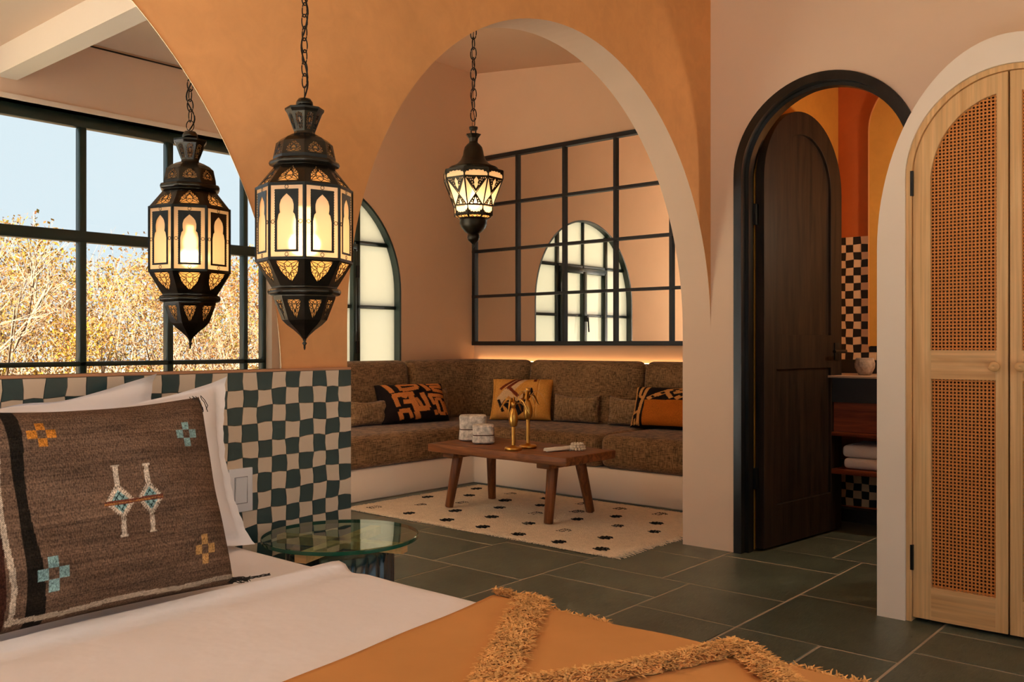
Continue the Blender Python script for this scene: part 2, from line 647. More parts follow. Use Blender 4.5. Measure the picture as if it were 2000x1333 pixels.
for y0, y1 in ((2.475, 3.01), (3.01, 3.55), (1.49, 1.906), (1.906, 2.475), (0.937, 1.49), (0.38, 0.937)):
    tile(1.85, 2.40 if y0 != 0.937 else 2.30, y0, y1)
    if y0 < 2.0:
        tile(1.29, 1.85, y0, y1)
for y0, y1 in ((-0.2, 0.38), (-0.8, -0.2), (-1.4, -0.8)):
    for x0, x1 in ((-1.95, -1.3), (-1.3, -0.8), (1.29, 1.85), (1.85, 2.42), (2.42, 3.0), (3.0, 3.5), (3.5, 3.98)):
        tile(x0, x1, y0, y1)
    if y1 <= -0.2:
        for x0, x1 in ((-0.8, -0.2), (-0.2, 0.3), (0.3, 0.8), (0.8, 1.29)):
            tile(x0, x1, y0, y1)

# ------------------------------------------------------------------ walls and ceilings
b = MB()
arch = ell(2.873, 1.06, 1.122, 1.18, PI, 0, 64)
out = [(XL, 0), (1.751, 0)] + arch + [(XW, ZC), (XL, ZC)]
b.plate(out, [], lambda u, v, d: (u, d, v), YO, YB, 0, 1)
o = b.build('wall_headboard', [ORANGE, WHITE])
struct(o)
# keep the bathroom-side pier behind the headboard flush with the plaster
b = MB()
dr_c, dr_s, dr_r = 1.60, 1.79, 0.425
dr = [(dr_c - dr_r, 0)] + [(dr_c + dr_r * math.cos(t), dr_s + dr_r * math.sin(t)) for t in [PI - PI * i / 40 for i in range(41)]] + [(dr_c + dr_r, 0)]
out = [(YWIN, 0)] + dr + [(YB, 0), (YB, 3.05), (YWIN, 3.05)]
b.plate(out, [], lambda u, v, d: (d, u, v), XW, XW + 0.12, 0)
struct(b.build('wall_right', WHITE))
# window wall: big opening
wx0, wx1, wz0, wz1 = -1.85, 3.93, 0.08, 2.43
b = MB()
b.plate([(XL - 0.1, 0), (4.115, 0), (4.115, ZC), (XL - 0.1, ZC)], [[(wx0, wz0), (wx1, wz0), (wx1, wz1), (wx0, wz1)]],
        lambda u, v, d: (u, d, v), YWIN, YWIN - 0.16, 0)
struct(b.build('wall_window', WHITE))
b = MB()
b.plate([(YWIN, 0), (YO, 0), (YO, ZC), (YWIN, ZC)], [[(-1.3, 0.06), (2.05, 0.06), (2.05, 2.66), (-1.3, 2.66)]],
        lambda u, v, d: (d, u, v), XL, XL - 0.12, 0)
struct(b.build('wall_left', WHITE))
b = MB()
b.box(XL - 0.12, 4.12, YWIN - 0.16, YO + 0.02, ZC, ZC + 0.1)
struct(b.build('ceiling', CEIL))
ZL = 2.70
struct(boxpart('ceiling_bed_side', XL - 0.12, 2.05, YWIN, YO, ZL, ZC, CEIL))
struct(boxpart('trim_beam', 2.05, 2.17, YWIN, YO, 2.546, ZC, SURR))
struct(boxpart('trim_shadow_gap', 2.17, 3.99, YWIN, YWIN + 0.012, 2.848, 2.854, BLACKM))
# niche shell
YZ0 = lambda u, v, d: (d, u, v)
b = MB()
n1 = [(3.18, 0.55)] + [(3.985 - 0.805 * math.cos(t), 1.395 + 0.805 * math.sin(t)) for t in [PI * i / 40 for i in range(41)]] + [(4.79, 0.55)]
b.plate([(1.70, 0), (XB + 0.1, 0), (XB + 0.1, 3.35), (1.70, 3.35)], [n1], lambda u, v, d: (u, d, v), YL, YL + 0.12, 0)
struct(b.build('wall_niche_left', NICHE))
struct(boxpart('wall_niche_back', XB, XB + 0.1, 2.0, YL + 0.1, 0, 3.4, NICHE))
struct(boxpart('wall_niche_right', XW + 0.121, XB, 2.16, YB, 0, 3.1, NICHE))
b = MB()
b.plate([(YB, 0), (YL + 0.1, 0), (YL + 0.1, 3.35), (YB, 3.35)], [[(3.20, 0.08), (5.10, 0.08), (5.10, 2.85), (3.20, 2.85)]], YZ0, 1.70, 1.60)
struct(b.build('wall_niche_end', NICHE))
b = MB()
zc = lambda y: 3.27 - 0.111 * (YL - y)
b.add([(1.6, 2.1, zc(2.1)), (XB + .1, 2.1, zc(2.1)), (XB + .1, YL + .1, zc(YL + .1)), (1.6, YL + .1, zc(YL + .1)),
       (1.6, 2.1, 3.5), (XB + .1, 2.1, 3.5), (XB + .1, YL + .1, 3.5), (1.6, YL + .1, 3.5)],
      [(0, 3, 2, 1), (4, 5, 6, 7), (0, 1, 5, 4), (1, 2, 6, 5), (2, 3, 7, 6), (3, 0, 4, 7)])
struct(b.build('ceiling_niche', NICHE))
# bathroom shell
struct(boxpart('wall_bathroom_left', XW + 0.121, 5.3, 1.985, 2.155, 0, 2.9, BATHO))
struct(boxpart('wall_bathroom_back', 5.20, 5.30, 0.4, 1.985, 0, 2.9, BATHD))
struct(boxpart('wall_bathroom_right', XW + 0.121, 5.3, 0.3, 0.4, 0, 2.9, BATHO))
b = MB()
out = [(0.4, 0)] + dr + [(1.985, 0), (1.985, 2.9), (0.4, 2.9)]
out = [(0.4, 0)] + [(max(0.41, min(1.98, u)), v) for u, v in dr] + [(1.985, 0), (1.985, 2.9), (0.4, 2.9)]
b.plate(out, [], lambda u, v, d: (d, u, v), XW + 0.121, XW + 0.131, 0)
struct(b.build('wall_bathroom_front', BATHO))
struct(boxpart('ceiling_bathroom', XW + 0.121, 5.3, 0.3, 2.155, 2.9, 3.0, BATHO))

# ------------------------------------------------------------------ main steel window (seen in the bed mirror)
win = struct(empty('window_1', ((wx0 + wx1) / 2, YWIN - 0.10, wz0)))
OX, OY, OZ = win.location


def wbar(name, x0, x1, z0, z1, y0=-0.03, y1=0.03, parent=win, mat=STEEL):
    return boxpart(name, x0 - OX, x1 - OX, y0, y1, z0 - OZ, z1 - OZ, mat, parent, 0.004, 1)


wbar('frame_rail', wx0, wx1, 2.355, wz1)
wbar('frame_rail', wx0, wx1, wz0, wz0 + 0.06)
wbar('frame_stile', wx0, wx0 + 0.06, wz0, wz1)
wbar('frame_stile', wx1 - 0.03, wx1, wz0, wz1)
mull = [3.758 - 0.585 * k for k in range(9)]
mull = [m for m in mull if m > wx0 + 0.1]
for k, m in enumerate(mull):
    hw = 0.022 if k else 0.018
    wbar('mullion', m - hw, m + hw, wz0 + 0.06, 2.355)
wbar('transom', wx0, wx1, 1.635, 1.705, -0.035, 0.035)
wbar('transom', wx0, wx1, 0.855, 0.885)
xs = [wx0 + 0.06] + mull[::-1] + [wx1 - 0.03]
for i in range(len(xs) - 1):
    for z0, z1 in ((wz0 + 0.06, 0.855), (0.885, 1.635), (1.705, 2.355)):
        boxpart('pane', xs[i] + 0.018 - OX, xs[i + 1] - 0.018 - OX, -0.003, 0.003, z0 - OZ, z1 - OZ, PANE, win)
# pale sill and head reveal
struct(boxpart('trim_window_head', wx0, wx1, YWIN - 0.16, YWIN + 0.01, wz1, wz1 + 0.03, SURR))

# glazed wall to the left of the bed
gl = struct(empty('window_3', (XL - 0.06, 0.375, 0.06)))
for y in (-1.675, -0.86, -0.03, 0.80, 1.675 - 0.06):
    boxpart('stile', -0.03, 0.03, y, y + 0.06, 0, 2.60, STEEL, gl)
boxpart('rail', -0.03, 0.03, -1.675, 1.675, 0, 0.06, STEEL, gl)
boxpart('rail', -0.03, 0.03, -1.675, 1.675, 2.54, 2.60, STEEL, gl)
for y in (-1.615, -0.80, 0.03, 0.86):
    boxpart('pane', -0.003, 0.003, y, y + 0.76, 0.06, 2.54, PANE, gl)

# unseen glazing added to light the niche, its sun blocked by an added slab
g4 = struct(empty('niche_fill_window', (1.65, 4.15, 0.08)))
for y in (-0.95, -0.03, 0.89):
    boxpart('stile', -0.03, 0.03, y, y + 0.06, 0, 2.77, STEEL, g4)
boxpart('rail', -0.03, 0.03, -0.95, 0.95, 0, 0.06, STEEL, g4)
boxpart('rail', -0.03, 0.03, -0.95, 0.95, 2.71, 2.77, STEEL, g4)
for y in (-0.89, 0.03):
    boxpart('pane', -0.003, 0.003, y, y + 0.86, 0.06, 2.71, PANE, g4)
struct(boxpart('sun_blocker_end', -1.55, 1.58, YB + 0.02, 6.4, 3.02, 3.14, SURR))  # unseen slab added to keep direct sun off the niche-end glazing

# ------------------------------------------------------------------ arched niche window
nw = struct(empty('window_2', (3.985, YL + 0.06, 0.55)))
b = MB()


def archpts(r, zb, n=40, c=0.0, zs=0.845):
    return [(c + r, zb)] + [(c + r * math.cos(PI * i / n), zs + r * math.sin(PI * i / n)) for i in range(n + 1)] + [(c - r, zb)]


b.plate(archpts(0.805, 0.0), [archpts(0.788, 0.05)], lambda u, v, d: (u, d, v), -0.0615, 0.055)
b.build('arched_frame', STEEL, nw)


def nbar(name, x0, x1, z0, z1, d0=-0.02, d1=0.04):
    boxpart(name, x0, x1, d0, d1, z0, z1, STEEL, nw, 0.003, 1)


for xx, ww, top in ((-0.39, 0.024, 1.52), (0.0, 0.016, 1.63), (0.41, 0.024, 1.51)):
    nbar('mullion', xx - ww, xx + ww, 0.05, top)
nbar('transom', -0.79, 0.79, 0.71, 0.735)
nbar('transom', -0.71, 0.71, 1.185, 1.215)
nbar('casement_rail', -0.37, 0.39, 1.13, 1.185, -0.04, 0.03)
nbar('casement_stile', -0.365, -0.33, 0.05, 1.15, -0.04, 0.03)
nbar('casement_stile', 0.35, 0.385, 0.05, 1.15, -0.04, 0.03)
nbar('casement_stile', -0.03, 0.03, 0.05, 1.15, -0.042, 0.03)
b = MB()
b.box(-0.012, 0.012, -0.075, -0.04, 0.66, 0.72)
b.bar((0, -0.075, 0.70), (0, -0.085, 0.56), 0.008)
b.build('casement_handle', BLACKM, nw)
for zz in (0.42, 0.98):
    boxpart('hinge', 0.375, 0.40, -0.05, -0.03, zz - 0.045, zz + 0.045, BLACKM, nw)
gx = [-0.79, -0.39, 0.0, 0.41, 0.79]
gz = [0.05, 0.72, 1.20, 1.65]


def clip_arch(x0, x1, z0, z1, r=0.795, zs=0.845):
    pts = []
    n = 10
    for i in range(n + 1):
        x = x0 + (x1 - x0) * i / n
        zt = zs + math.sqrt(max(0, r * r - x * x))
        pts.append((x, min(z1, max(z0, zt))))
    return [(x0, z0)] + pts + [(x1, z0)] if max(p[1] for p in pts) > z0 + 0.01 else None


for i in range(4):
    for j in range(3):
        P = clip_arch(gx[i], gx[i + 1], gz[j], gz[j + 1])
        if not P:
            continue
        Q = []
        for p in P:
            if not Q or (abs(p[0] - Q[-1][0]) + abs(p[1] - Q[-1][1])) > 1e-5:
                Q.append(p)
        if abs(Q[0][0] - Q[-1][0]) + abs(Q[0][1] - Q[-1][1]) < 1e-5:
            Q.pop()
        b = MB()
        b.plate(Q[::-1], [], lambda u, v, d: (u, d, v), 0.0, 0.004)
        b.build('pane', FROST, nw)

struct(boxpart('sun_blocker', 0.6, 7.2, YL + 0.1, YL + 2.2, 3.42, 3.55, SURR))  # unseen slab added to shade the arched niche window from the sun

# ------------------------------------------------------------------ bathroom door and its frame
fr = struct(empty('trim_door_frame', (XW, dr_c, 0)))
b = MB()


def dpts(r, zb=0.0, n=40):
    return [(r, zb)] + [(r * math.cos(PI * i / n), dr_s + r * math.sin(PI * i / n)) for i in range(n + 1)] + [(-r, zb)]


def ringpoly(ro, ri, zb=0.0):
    return dpts(ro, zb) + dpts(ri, zb)[::-1]


b.plate(ringpoly(0.424, 0.384), [], lambda u, v, d: (d, u, v), -0.012, 0.125)
b.plate(ringpoly(0.386, 0.366), [], lambda u, v, d: (d, u, v), 0.03, 0.075)
o = b.build('frame', EBONYF, fr)
for zz in (0.35, 1.62):
    boxpart('hinge', 0.075, 0.128, 0.352, 0.368, zz - 0.05, zz + 0.05, HINGEM, fr)

DA = math.radians(-6.5)
door = struct(empty('door_1', (4.105, 1.968, 0.012), DA))
R = 0.375
DW = 0.765


def leaf(ins, z0, zs=dr_s - 0.012):
    r = DW / 2 - ins
    c = DW / 2
    return [(ins, z0)] + [(c - r * math.cos(PI * i / 36), zs + r * math.sin(PI * i / 36)) for i in range(37)] + [(DW - ins, z0)]


def up_panel(ins, z0):
    return leaf(ins, z0)


low = [(0.115, 0.20), (0.115, 0.86), (DW - 0.115, 0.86), (DW - 0.115, 0.20)]
b = MB()
b.plate(leaf(0.0, 0.0), [leaf(0.115, 1.03), low], lambda u, v, d: (u, d, v), -0.045, 0.0)
o = b.build('leaf_frame', EBONY, door)
bevel(o, 0.003, 1, 35, False)
b = MB()
b.plate(leaf(0.105, 1.02), [], lambda u, v, d: (u, d, v), -0.030, -0.016)
b.build('panel', EBONY, door)
b = MB()
b.plate([(0.105, 0.19), (0.105, 0.87), (DW - 0.105, 0.87), (DW - 0.105, 0.19)], [], lambda u, v, d: (u, d, v), -0.030, -0.016)
b.build('panel', EBONY, door)
b = MB()
b.box(DW - 0.085, DW - 0.035, -0.052, -0.045, 0.90, 0.99)
b.bar((DW - 0.055, -0.052, 0.945), (DW - 0.055, -0.10, 0.945), 0.010, 10)
b.bar((DW - 0.055, -0.095, 0.945), (DW - 0.175, -0.095, 0.945), 0.009, 10)
b.build('handle', BLACKM, door)

# ------------------------------------------------------------------ headboard of checker tiles
P = 0.0459
HX1, HX0, HY, HT = 1.739, -1.244, 2.118, 0.922
hb = empty('headboard', ((HX0 + HX1) / 2, HY, 0))
tag(hb, 'low wall headboard of dark green and cream checkerboard tiles behind the bed', 'headboard')
hx, hy = hb.location[0], hb.location[1]
boxpart('core', HX0 - hx, HX1 - hx + 0.001, 0.0045, YO - HY - 0.0005, 0, HT + 0.001, JOINT, hb)
boxpart('ledge', HX0 - hx, HX1 - hx, 0.001, YO - HY, HT + 0.001, HT + 0.007, plain('ledge_clay', lin(196, 142, 104), 0.6), hb)


def node(i, j):
    q = random.Random(i * 7919 + j * 104729)
    a = 0.0 if (i == 0 or j == 0) else 1.0
    return (HX1 - i * P + q.uniform(-0.0035, 0.0035) * (0 if i == 0 else 1), HT - j * P + q.uniform(-0.004, 0.004) * (0 if j == 0 else 1))


def emid(i, j, d):
    q = random.Random(i * 31337 + j * 7 + d * 999331)
    n0 = node(i, j)
    n1 = node(i + 1, j) if d == 0 else node(i, j + 1)
    o = q.uniform(-0.0028, 0.0028)
    m = ((n0[0] + n1[0]) / 2, (n0[1] + n1[1]) / 2)
    if d == 0:
        return (m[0], m[1] + (0 if j == 0 else o))
    return (m[0] + (0 if i == 0 else o), m[1])


def tpoly(i, j):
    L = [node(i, j), emid(i, j, 1), node(i, j + 1), emid(i, j + 1, 0), node(i + 1, j + 1), emid(i + 1, j, 1), node(i + 1, j), emid(i, j, 0)]
    cx = sum(p[0] for p in L) / 8
    cz = sum(p[1] for p in L) / 8
    s = 1 - 0.0016 / P
    return [(cx + (x - cx) * s, cz + (z - cz) * s) for x, z in L]


rest = MB()
for i in range(65):
    for j in range(20):
        if HX1 - (i + 1) * P < HX0 - 0.01 or HT - (j + 1) * P < -0.02:
            continue
        L = tpoly(i, j)
        dark = (i + j) % 2 == 0
        visible = (i < 10 and j < 16) or (i < 22 and j < 4)
        if visible:
            m = MB()
            cx = sum(p[0] for p in L) / 8
            cz = sum(p[1] for p in L) / 8
            pts = [(x - cx, 0.0, z - cz) for x, z in L] + [(x - cx, 0.0042, z - cz) for x, z in L]
            m.add(pts, [tuple(range(8))] + [(k, (k + 1) % 8, 8 + (k + 1) % 8, 8 + k) for k in range(8)])
            o = m.build('tile', TILE_D if dark else TILE_L, hb)
            o.location = (cx - hx, rnd.uniform(-0.0003, 0.0003), cz)
        else:
            pts = [(x - hx, 0.0, max(0.0, z)) for x, z in L] + [(x - hx, 0.0042, max(0.0, z)) for x, z in L]
            rest.add(pts, [tuple(range(8))] + [(k, (k + 1) % 8, 8 + (k + 1) % 8, 8 + k) for k in range(8)], 0 if dark else 1)
tag(rest.build('tile_field', [TILE_D, TILE_L], hb), kind='stuff')

# light switch
sw = empty('light_switch', (1.362, HY - 0.0005, 0.553))
tag(sw, 'white rocker light switch on the checkered headboard beside the pillows', 'light switch')
boxpart('plate', -0.036, 0.036, -0.007, 0.0, 0, 0.116, PLASTIC, sw, 0.002)
b = MB()
b.add([(-0.017, -0.0072, 0.025), (0.017, -0.0072, 0.025), (0.017, -0.0105, 0.091), (-0.017, -0.0105, 0.091),
       (-0.017, -0.004, 0.025), (0.017, -0.004, 0.025), (0.017, -0.004, 0.091), (-0.017, -0.004, 0.091)],
      [(0, 1, 2, 3), (4, 7, 6, 5), (0, 4, 5, 1), (1, 5, 6, 2), (2, 6, 7, 3), (3, 7, 4, 0)])
b.build('rocker', PLASTIC, sw)
b = MB()
b.plate([(-0.0195, 0.0225), (0.0195, 0.0225), (0.0195, 0.0935), (-0.0195, 0.0935)], [[(-0.018, 0.024), (0.018, 0.024), (0.018, 0.092), (-0.018, 0.092)]],
        lambda u, v, d: (u, d, v), -0.0075, -0.0065)
b.build('rocker_gap', plain('switch_gap', lin(120, 120, 122), 0.6), sw)

# ------------------------------------------------------------------ big half-round mirror above the headboard
mr = empty('half_round_mirror', (0.25, YO, HT + 0.008))
tag(mr, 'large frameless half round wall mirror above the headboard reflecting window and lantern', 'mirror')
r, z0 = 1.262, 0.885 - (HT + 0.008)
pts = [(r * math.cos(t), z0 + r * math.sin(t)) for t in [PI * i / 120 for i in range(121)]]
pts = [(p[0], max(0.0, p[1])) for p in pts]
b = MB()
b.plate(pts, [], lambda u, v, d: (u, d, v), -0.006, -0.001)
b.build('glass', MIRROR, mr)
b = MB()
b.tube([(p[0], -0.004, p[1]) for p in pts], 0.0024, 6)
b.build('polished_edge', MEDGE, mr)

# ------------------------------------------------------------------ grid mirror in the niche
gm = empty('grid_mirror', (XB, 4.04, 0.985))
tag(gm, 'wide wall mirror behind a black steel grid above the corner sofa', 'mirror')
boxpart('glass', -0.012, -0.002, 2.87 - 4.04, 5.222 - 4.04, 0.01, 1.55, MIRROR, gm)
for k in range(6):
    y = 5.215 - 0.4735 * k
    hw = 0.016 if k in (0, 5) else 0.011
    boxpart('upright', -0.034, -0.012, y - hw - 4.04, y + hw - 4.04, 0, 1.563, BLACKM, gm)
for z in (1.0, 1.391, 1.768, 2.145, 2.535):
    hw = 0.0165 if z in (1.0, 2.535) else 0.011
    boxpart('crossbar', -0.036, -0.012, 2.831 - 4.04, 5.231 - 4.04, z - hw - 0.985, z + hw - 0.985, BLACKM, gm)

# ------------------------------------------------------------------ wardrobe
wd = empty('wardrobe', (3.411, 0.728, 0))
tag(wd, 'arched built-in wardrobe with pale wood and cane doors in a white plaster surround', 'wardrobe')


def arch2(a, bb, zs, zb=0.0, n=48):
    return [(-a, zb)] + [(-a * math.cos(PI * i / n), zs + bb * math.sin(PI * i / n)) for i in range(n + 1)] + [(a, zb)]


YZ = lambda u, v, d: (d, u, v)
b = MB()
b.plate(arch2(0.431, 0.705, 1.34) + arch2(0.332, 0.350, 1.593)[::-1], [], YZ, 0.0, 0.584)
o = b.build('surround', SURR, wd)
bevel(o, 0.005, 2, 60, False)
b = MB()
b.plate(arch2(0.3315, 0.3495, 1.593) + arch2(0.3125, 0.3305, 1.593)[::-1], [], YZ, 0.010, 0.10)
b.build('wooden_jamb', PINE_V, wd)
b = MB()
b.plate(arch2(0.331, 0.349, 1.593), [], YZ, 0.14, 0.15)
b.build('shade_panel', plain('wardrobe_shade', lin(70, 44, 24), 0.9), wd)  # dark sheet close behind the doors, coloured as interior shade


def cane(outline_fn, u0, u1, z0, z1):
    """open octagon weave clipped to a panel"""
    m = MB()
    p = 0.0122
    nu, nz = int((u1 - u0) / p) + 1, int((z1 - z0) / p) + 1
    vs, fs, idx = [], [], {}
    for j in range(nz):
        for i in range(nu):
            cu, cz = u0 + (i + 0.5) * p, z0 + (j + 0.5) * p
            if not outline_fn(cu, cz):
                continue
            h = p / 2
            sq = [(-h, -h), (0, -h), (h, -h), (h, 0), (h, h), (0, h), (-h, h), (-h, 0)]
            oc = [(0.0040 * math.cos(-3 * PI / 4 + k * PI / 4), 0.0040 * math.sin(-3 * PI / 4 + k * PI / 4)) for k in range(8)]
            pts = [(0.0, cu + x, cz + y) for x, y in sq] + [(-0.0006, cu + x, cz + y) for x, y in oc]
            m.add(pts, [(k, (k + 1) % 8, 8 + (k + 1) % 8, 8 + k) for k in range(8)])
    # raised diagonal and straight strands
    for i in range(nu + 1):
        u = u0 + i * p
        zt = z1
        while zt > z0 and not outline_fn(u, zt - p):
            zt -= p
        if zt > z0 + p:
            m.bar((-0.0012, u, z0), (-0.0012, u, zt), 0.0009, 4, caps=False)
    for j in range(nz + 1):
        z = z0 + j * p
        ue = u1
        while ue > u0 and not outline_fn(ue - p / 2, z):
            ue -= p
        us = u0
        while us < ue and not outline_fn(us + p / 2, z):
            us += p
        if ue > us + p:
            m.bar((-0.0012, us, z), (-0.0012, ue, z), 0.0009, 4, caps=False)
    return m


def ward_door(sgn):
    # sgn +1: the leaf further into the room, -1: its twin
    n = 40
    S = lambda pts: [(sgn * u, v) for u, v in pts]
    outer = [(0.0028, 0.014)] + [(0.0028, 1.593 + 0.329)] + [(0.3108 * math.sin(PI / 2 * i / n), 1.593 + 0.329 * math.cos(PI / 2 * i / n)) for i in range(1, n + 1)] + [(0.3108, 0.014)]
    lowr = [(0.041, 0.130), (0.041, 0.873), (0.249, 0.873), (0.249, 0.130)]
    upr = [(0.039, 0.976), (0.039, 1.575 + 0.28 * math.sqrt(1 - (0.039 / 0.251) ** 2))] + \
          [(0.251 * math.sin(t), 1.575 + 0.28 * math.cos(t)) for t in [math.asin(0.039 / 0.251) + (PI / 2 - math.asin(0.039 / 0.251)) * i / 24 for i in range(1, 25)]] + [(0.251, 0.976)]
    b = MB()
    b.plate(S(outer), [S(lowr), S(upr)], YZ, 0.019, 0.044)
    d = b.build('door', PINE_V, wd)
    bevel(d, 0.002, 2, 60, False)
    for (z0, z1, dd) in ((0.0145, 0.1295, 0.0185), (0.8735, 0.921, 0.0182), (0.921, 0.9755, 0.0187)):
        x0, x1 = 0.0415, 0.2485
        boxpart('rail', dd, 0.03, min(sgn * x0, sgn * x1), max(sgn * x0, sgn * x1), z0, z1, PINE_H, d)

    def in_up(u, z):
        u = abs(u)
        return u < 0.262 and z > 0.97 and (z < 1.575 or ((u / 0.262) ** 2 + ((z - 1.575) / 0.292) ** 2) < 1.0)

    a0, a1 = (0.033, 0.258) if sgn > 0 else (-0.258, -0.033)
    m = cane(in_up, a0, a1, 0.97, 1.865)
    tag(m.build('cane_panel', CANE, d), kind='stuff').location = (0.032, 0, 0)
    m = cane(lambda u, z: True, a0, a1, 0.124, 0.88)
    tag(m.build('cane_panel', CANE, d), kind='stuff').location = (0.032, 0, 0)
    b = MB()
    b.lathe([(0.004, 0.0), (0.0055, 0.008), (0.0085, 0.013), (0.0098, 0.019), (0.009, 0.024), (0.005, 0.026), (0.0008, 0.026), (0.0006, 0.0245)], 20)
    k = b.build('knob', PINE_H, d, True)
    k.rotation_euler = (0, -PI / 2, 0)
    k.scale = (1.75, 1.75, 1.5)
    k.location = (0.019, sgn * 0.040, 0.921)
    for zz in (0.23, 1.575):
        boxpart('hinge', 0.008, 0.020, sgn * 0.312 - 0.005, sgn * 0.312 + 0.005, zz - 0.045, zz + 0.045, HINGEM, d)
    return d


ward_door(1)
ward_door(-1)

# ------------------------------------------------------------------ corner sofa
b = MB()
n = 6
b.add([(1.72, 4.456, 0), (4.776, 4.456, 0), (4.776, 2.31, 0), (5.60, 2.31, 0), (5.60, 5.22, 0), (1.72, 5.22, 0),
       (1.72, 4.456, 0.204), (4.776, 4.456, 0.204), (4.776, 2.31, 0.204), (5.60, 2.31, 0.204), (5.60, 5.22, 0.204), (1.72, 5.22, 0.204)],
      [(5, 4, 3, 2, 1, 0), (6, 7, 8, 9, 10, 11)] + [(i, (i + 1) % 6, 6 + (i + 1) % 6, 6 + i) for i in range(6)])
o = b.build('bench_plinth', SURR)
bevel(o, 0.01, 2)
tag(o, 'white plaster bench plinth running around the niche corner beneath the sofa', 'bench')

sofa = empty('corner_sofa', (4.9, 4.5, 0.205))
tag(sofa, 'brown tweed corner sofa built into the arched seating niche', 'sofa')
SX, SY, SZ = sofa.location


def cush(name, bottom, top, z0, z1, bv, seg=5, mat=SOFA, puff=0.0):
    m = loft([(x - SX, y - SY) for x, y in bottom], [(x - SX, y - SY) for x, y in top], z0 - SZ, z1 - SZ)
    o = m.build(name, mat, sofa)
    bevel(o, bv, seg, 40)
    return o


def rect(x0, y0, x1, y1):
    return [(x0, y0), (x1, y0), (x1, y1), (x0, y1)]


L = [(1.75, 4.43), (4.70, 4.43), (4.735, 4.395), (4.755, 4.36), (4.755, 3.362), (5.595, 3.362), (5.595, 5.215), (1.75, 5.215)]
cush('seat_cushion', L, L, 0.206, 0.418, 0.055)
q = rect(4.755, 2.315, 5.595, 3.350)
cush('seat_cushion', q, q, 0.206, 0.420, 0.055)
# back cushions lean against the wall
cush('back_cushion', rect(5.40, 3.478, 5.575, 4.515), rect(5.455, 3.478, 5.575, 4.515), 0.40, 0.872, 0.065, 6)
cush('back_cushion', rect(5.40, 2.33, 5.575, 3.466), rect(5.455, 2.33, 5.575, 3.466), 0.40, 0.872, 0.065, 6)
cush('back_cushion', rect(3.60, 4.985, 4.705, 5.19), rect(3.60, 5.04, 4.705, 5.19), 0.40, 0.872, 0.065, 6)
cush('back_cushion', rect(2.40, 4.985, 3.59, 5.19), rect(2.40, 5.04, 3.59, 5.19), 0.40, 0.872, 0.065, 6)
kb = [(4.717, 4.985), (5.30, 4.985), (5.37, 4.955), (5.40, 4.89), (5.40, 4.527), (5.575, 4.527), (5.575, 5.19), (4.717, 5.19)]
kt = [(4.717, 5.04), (5.32, 5.04), (5.42, 5.01), (5.455, 4.91), (5.455, 4.527), (5.575, 4.527), (5.575, 5.19), (4.717, 5.19)]
cush('corner_back_cushion', kb, kt, 0.40, 0.872, 0.065, 6)

led = empty('led_strip_light', (5.602, 3.8, 0.852))
tag(led, 'thin warm LED strip light glowing below the grid mirror', 'strip light')
boxpart('profile', -0.012, 0.006, -1.42, 1.40, -0.006, 0.0, BLACKM, led)
boxpart('diffuser', -0.010, 0.002, -1.41, 1.39, 0.0, 0.004, LED, led)


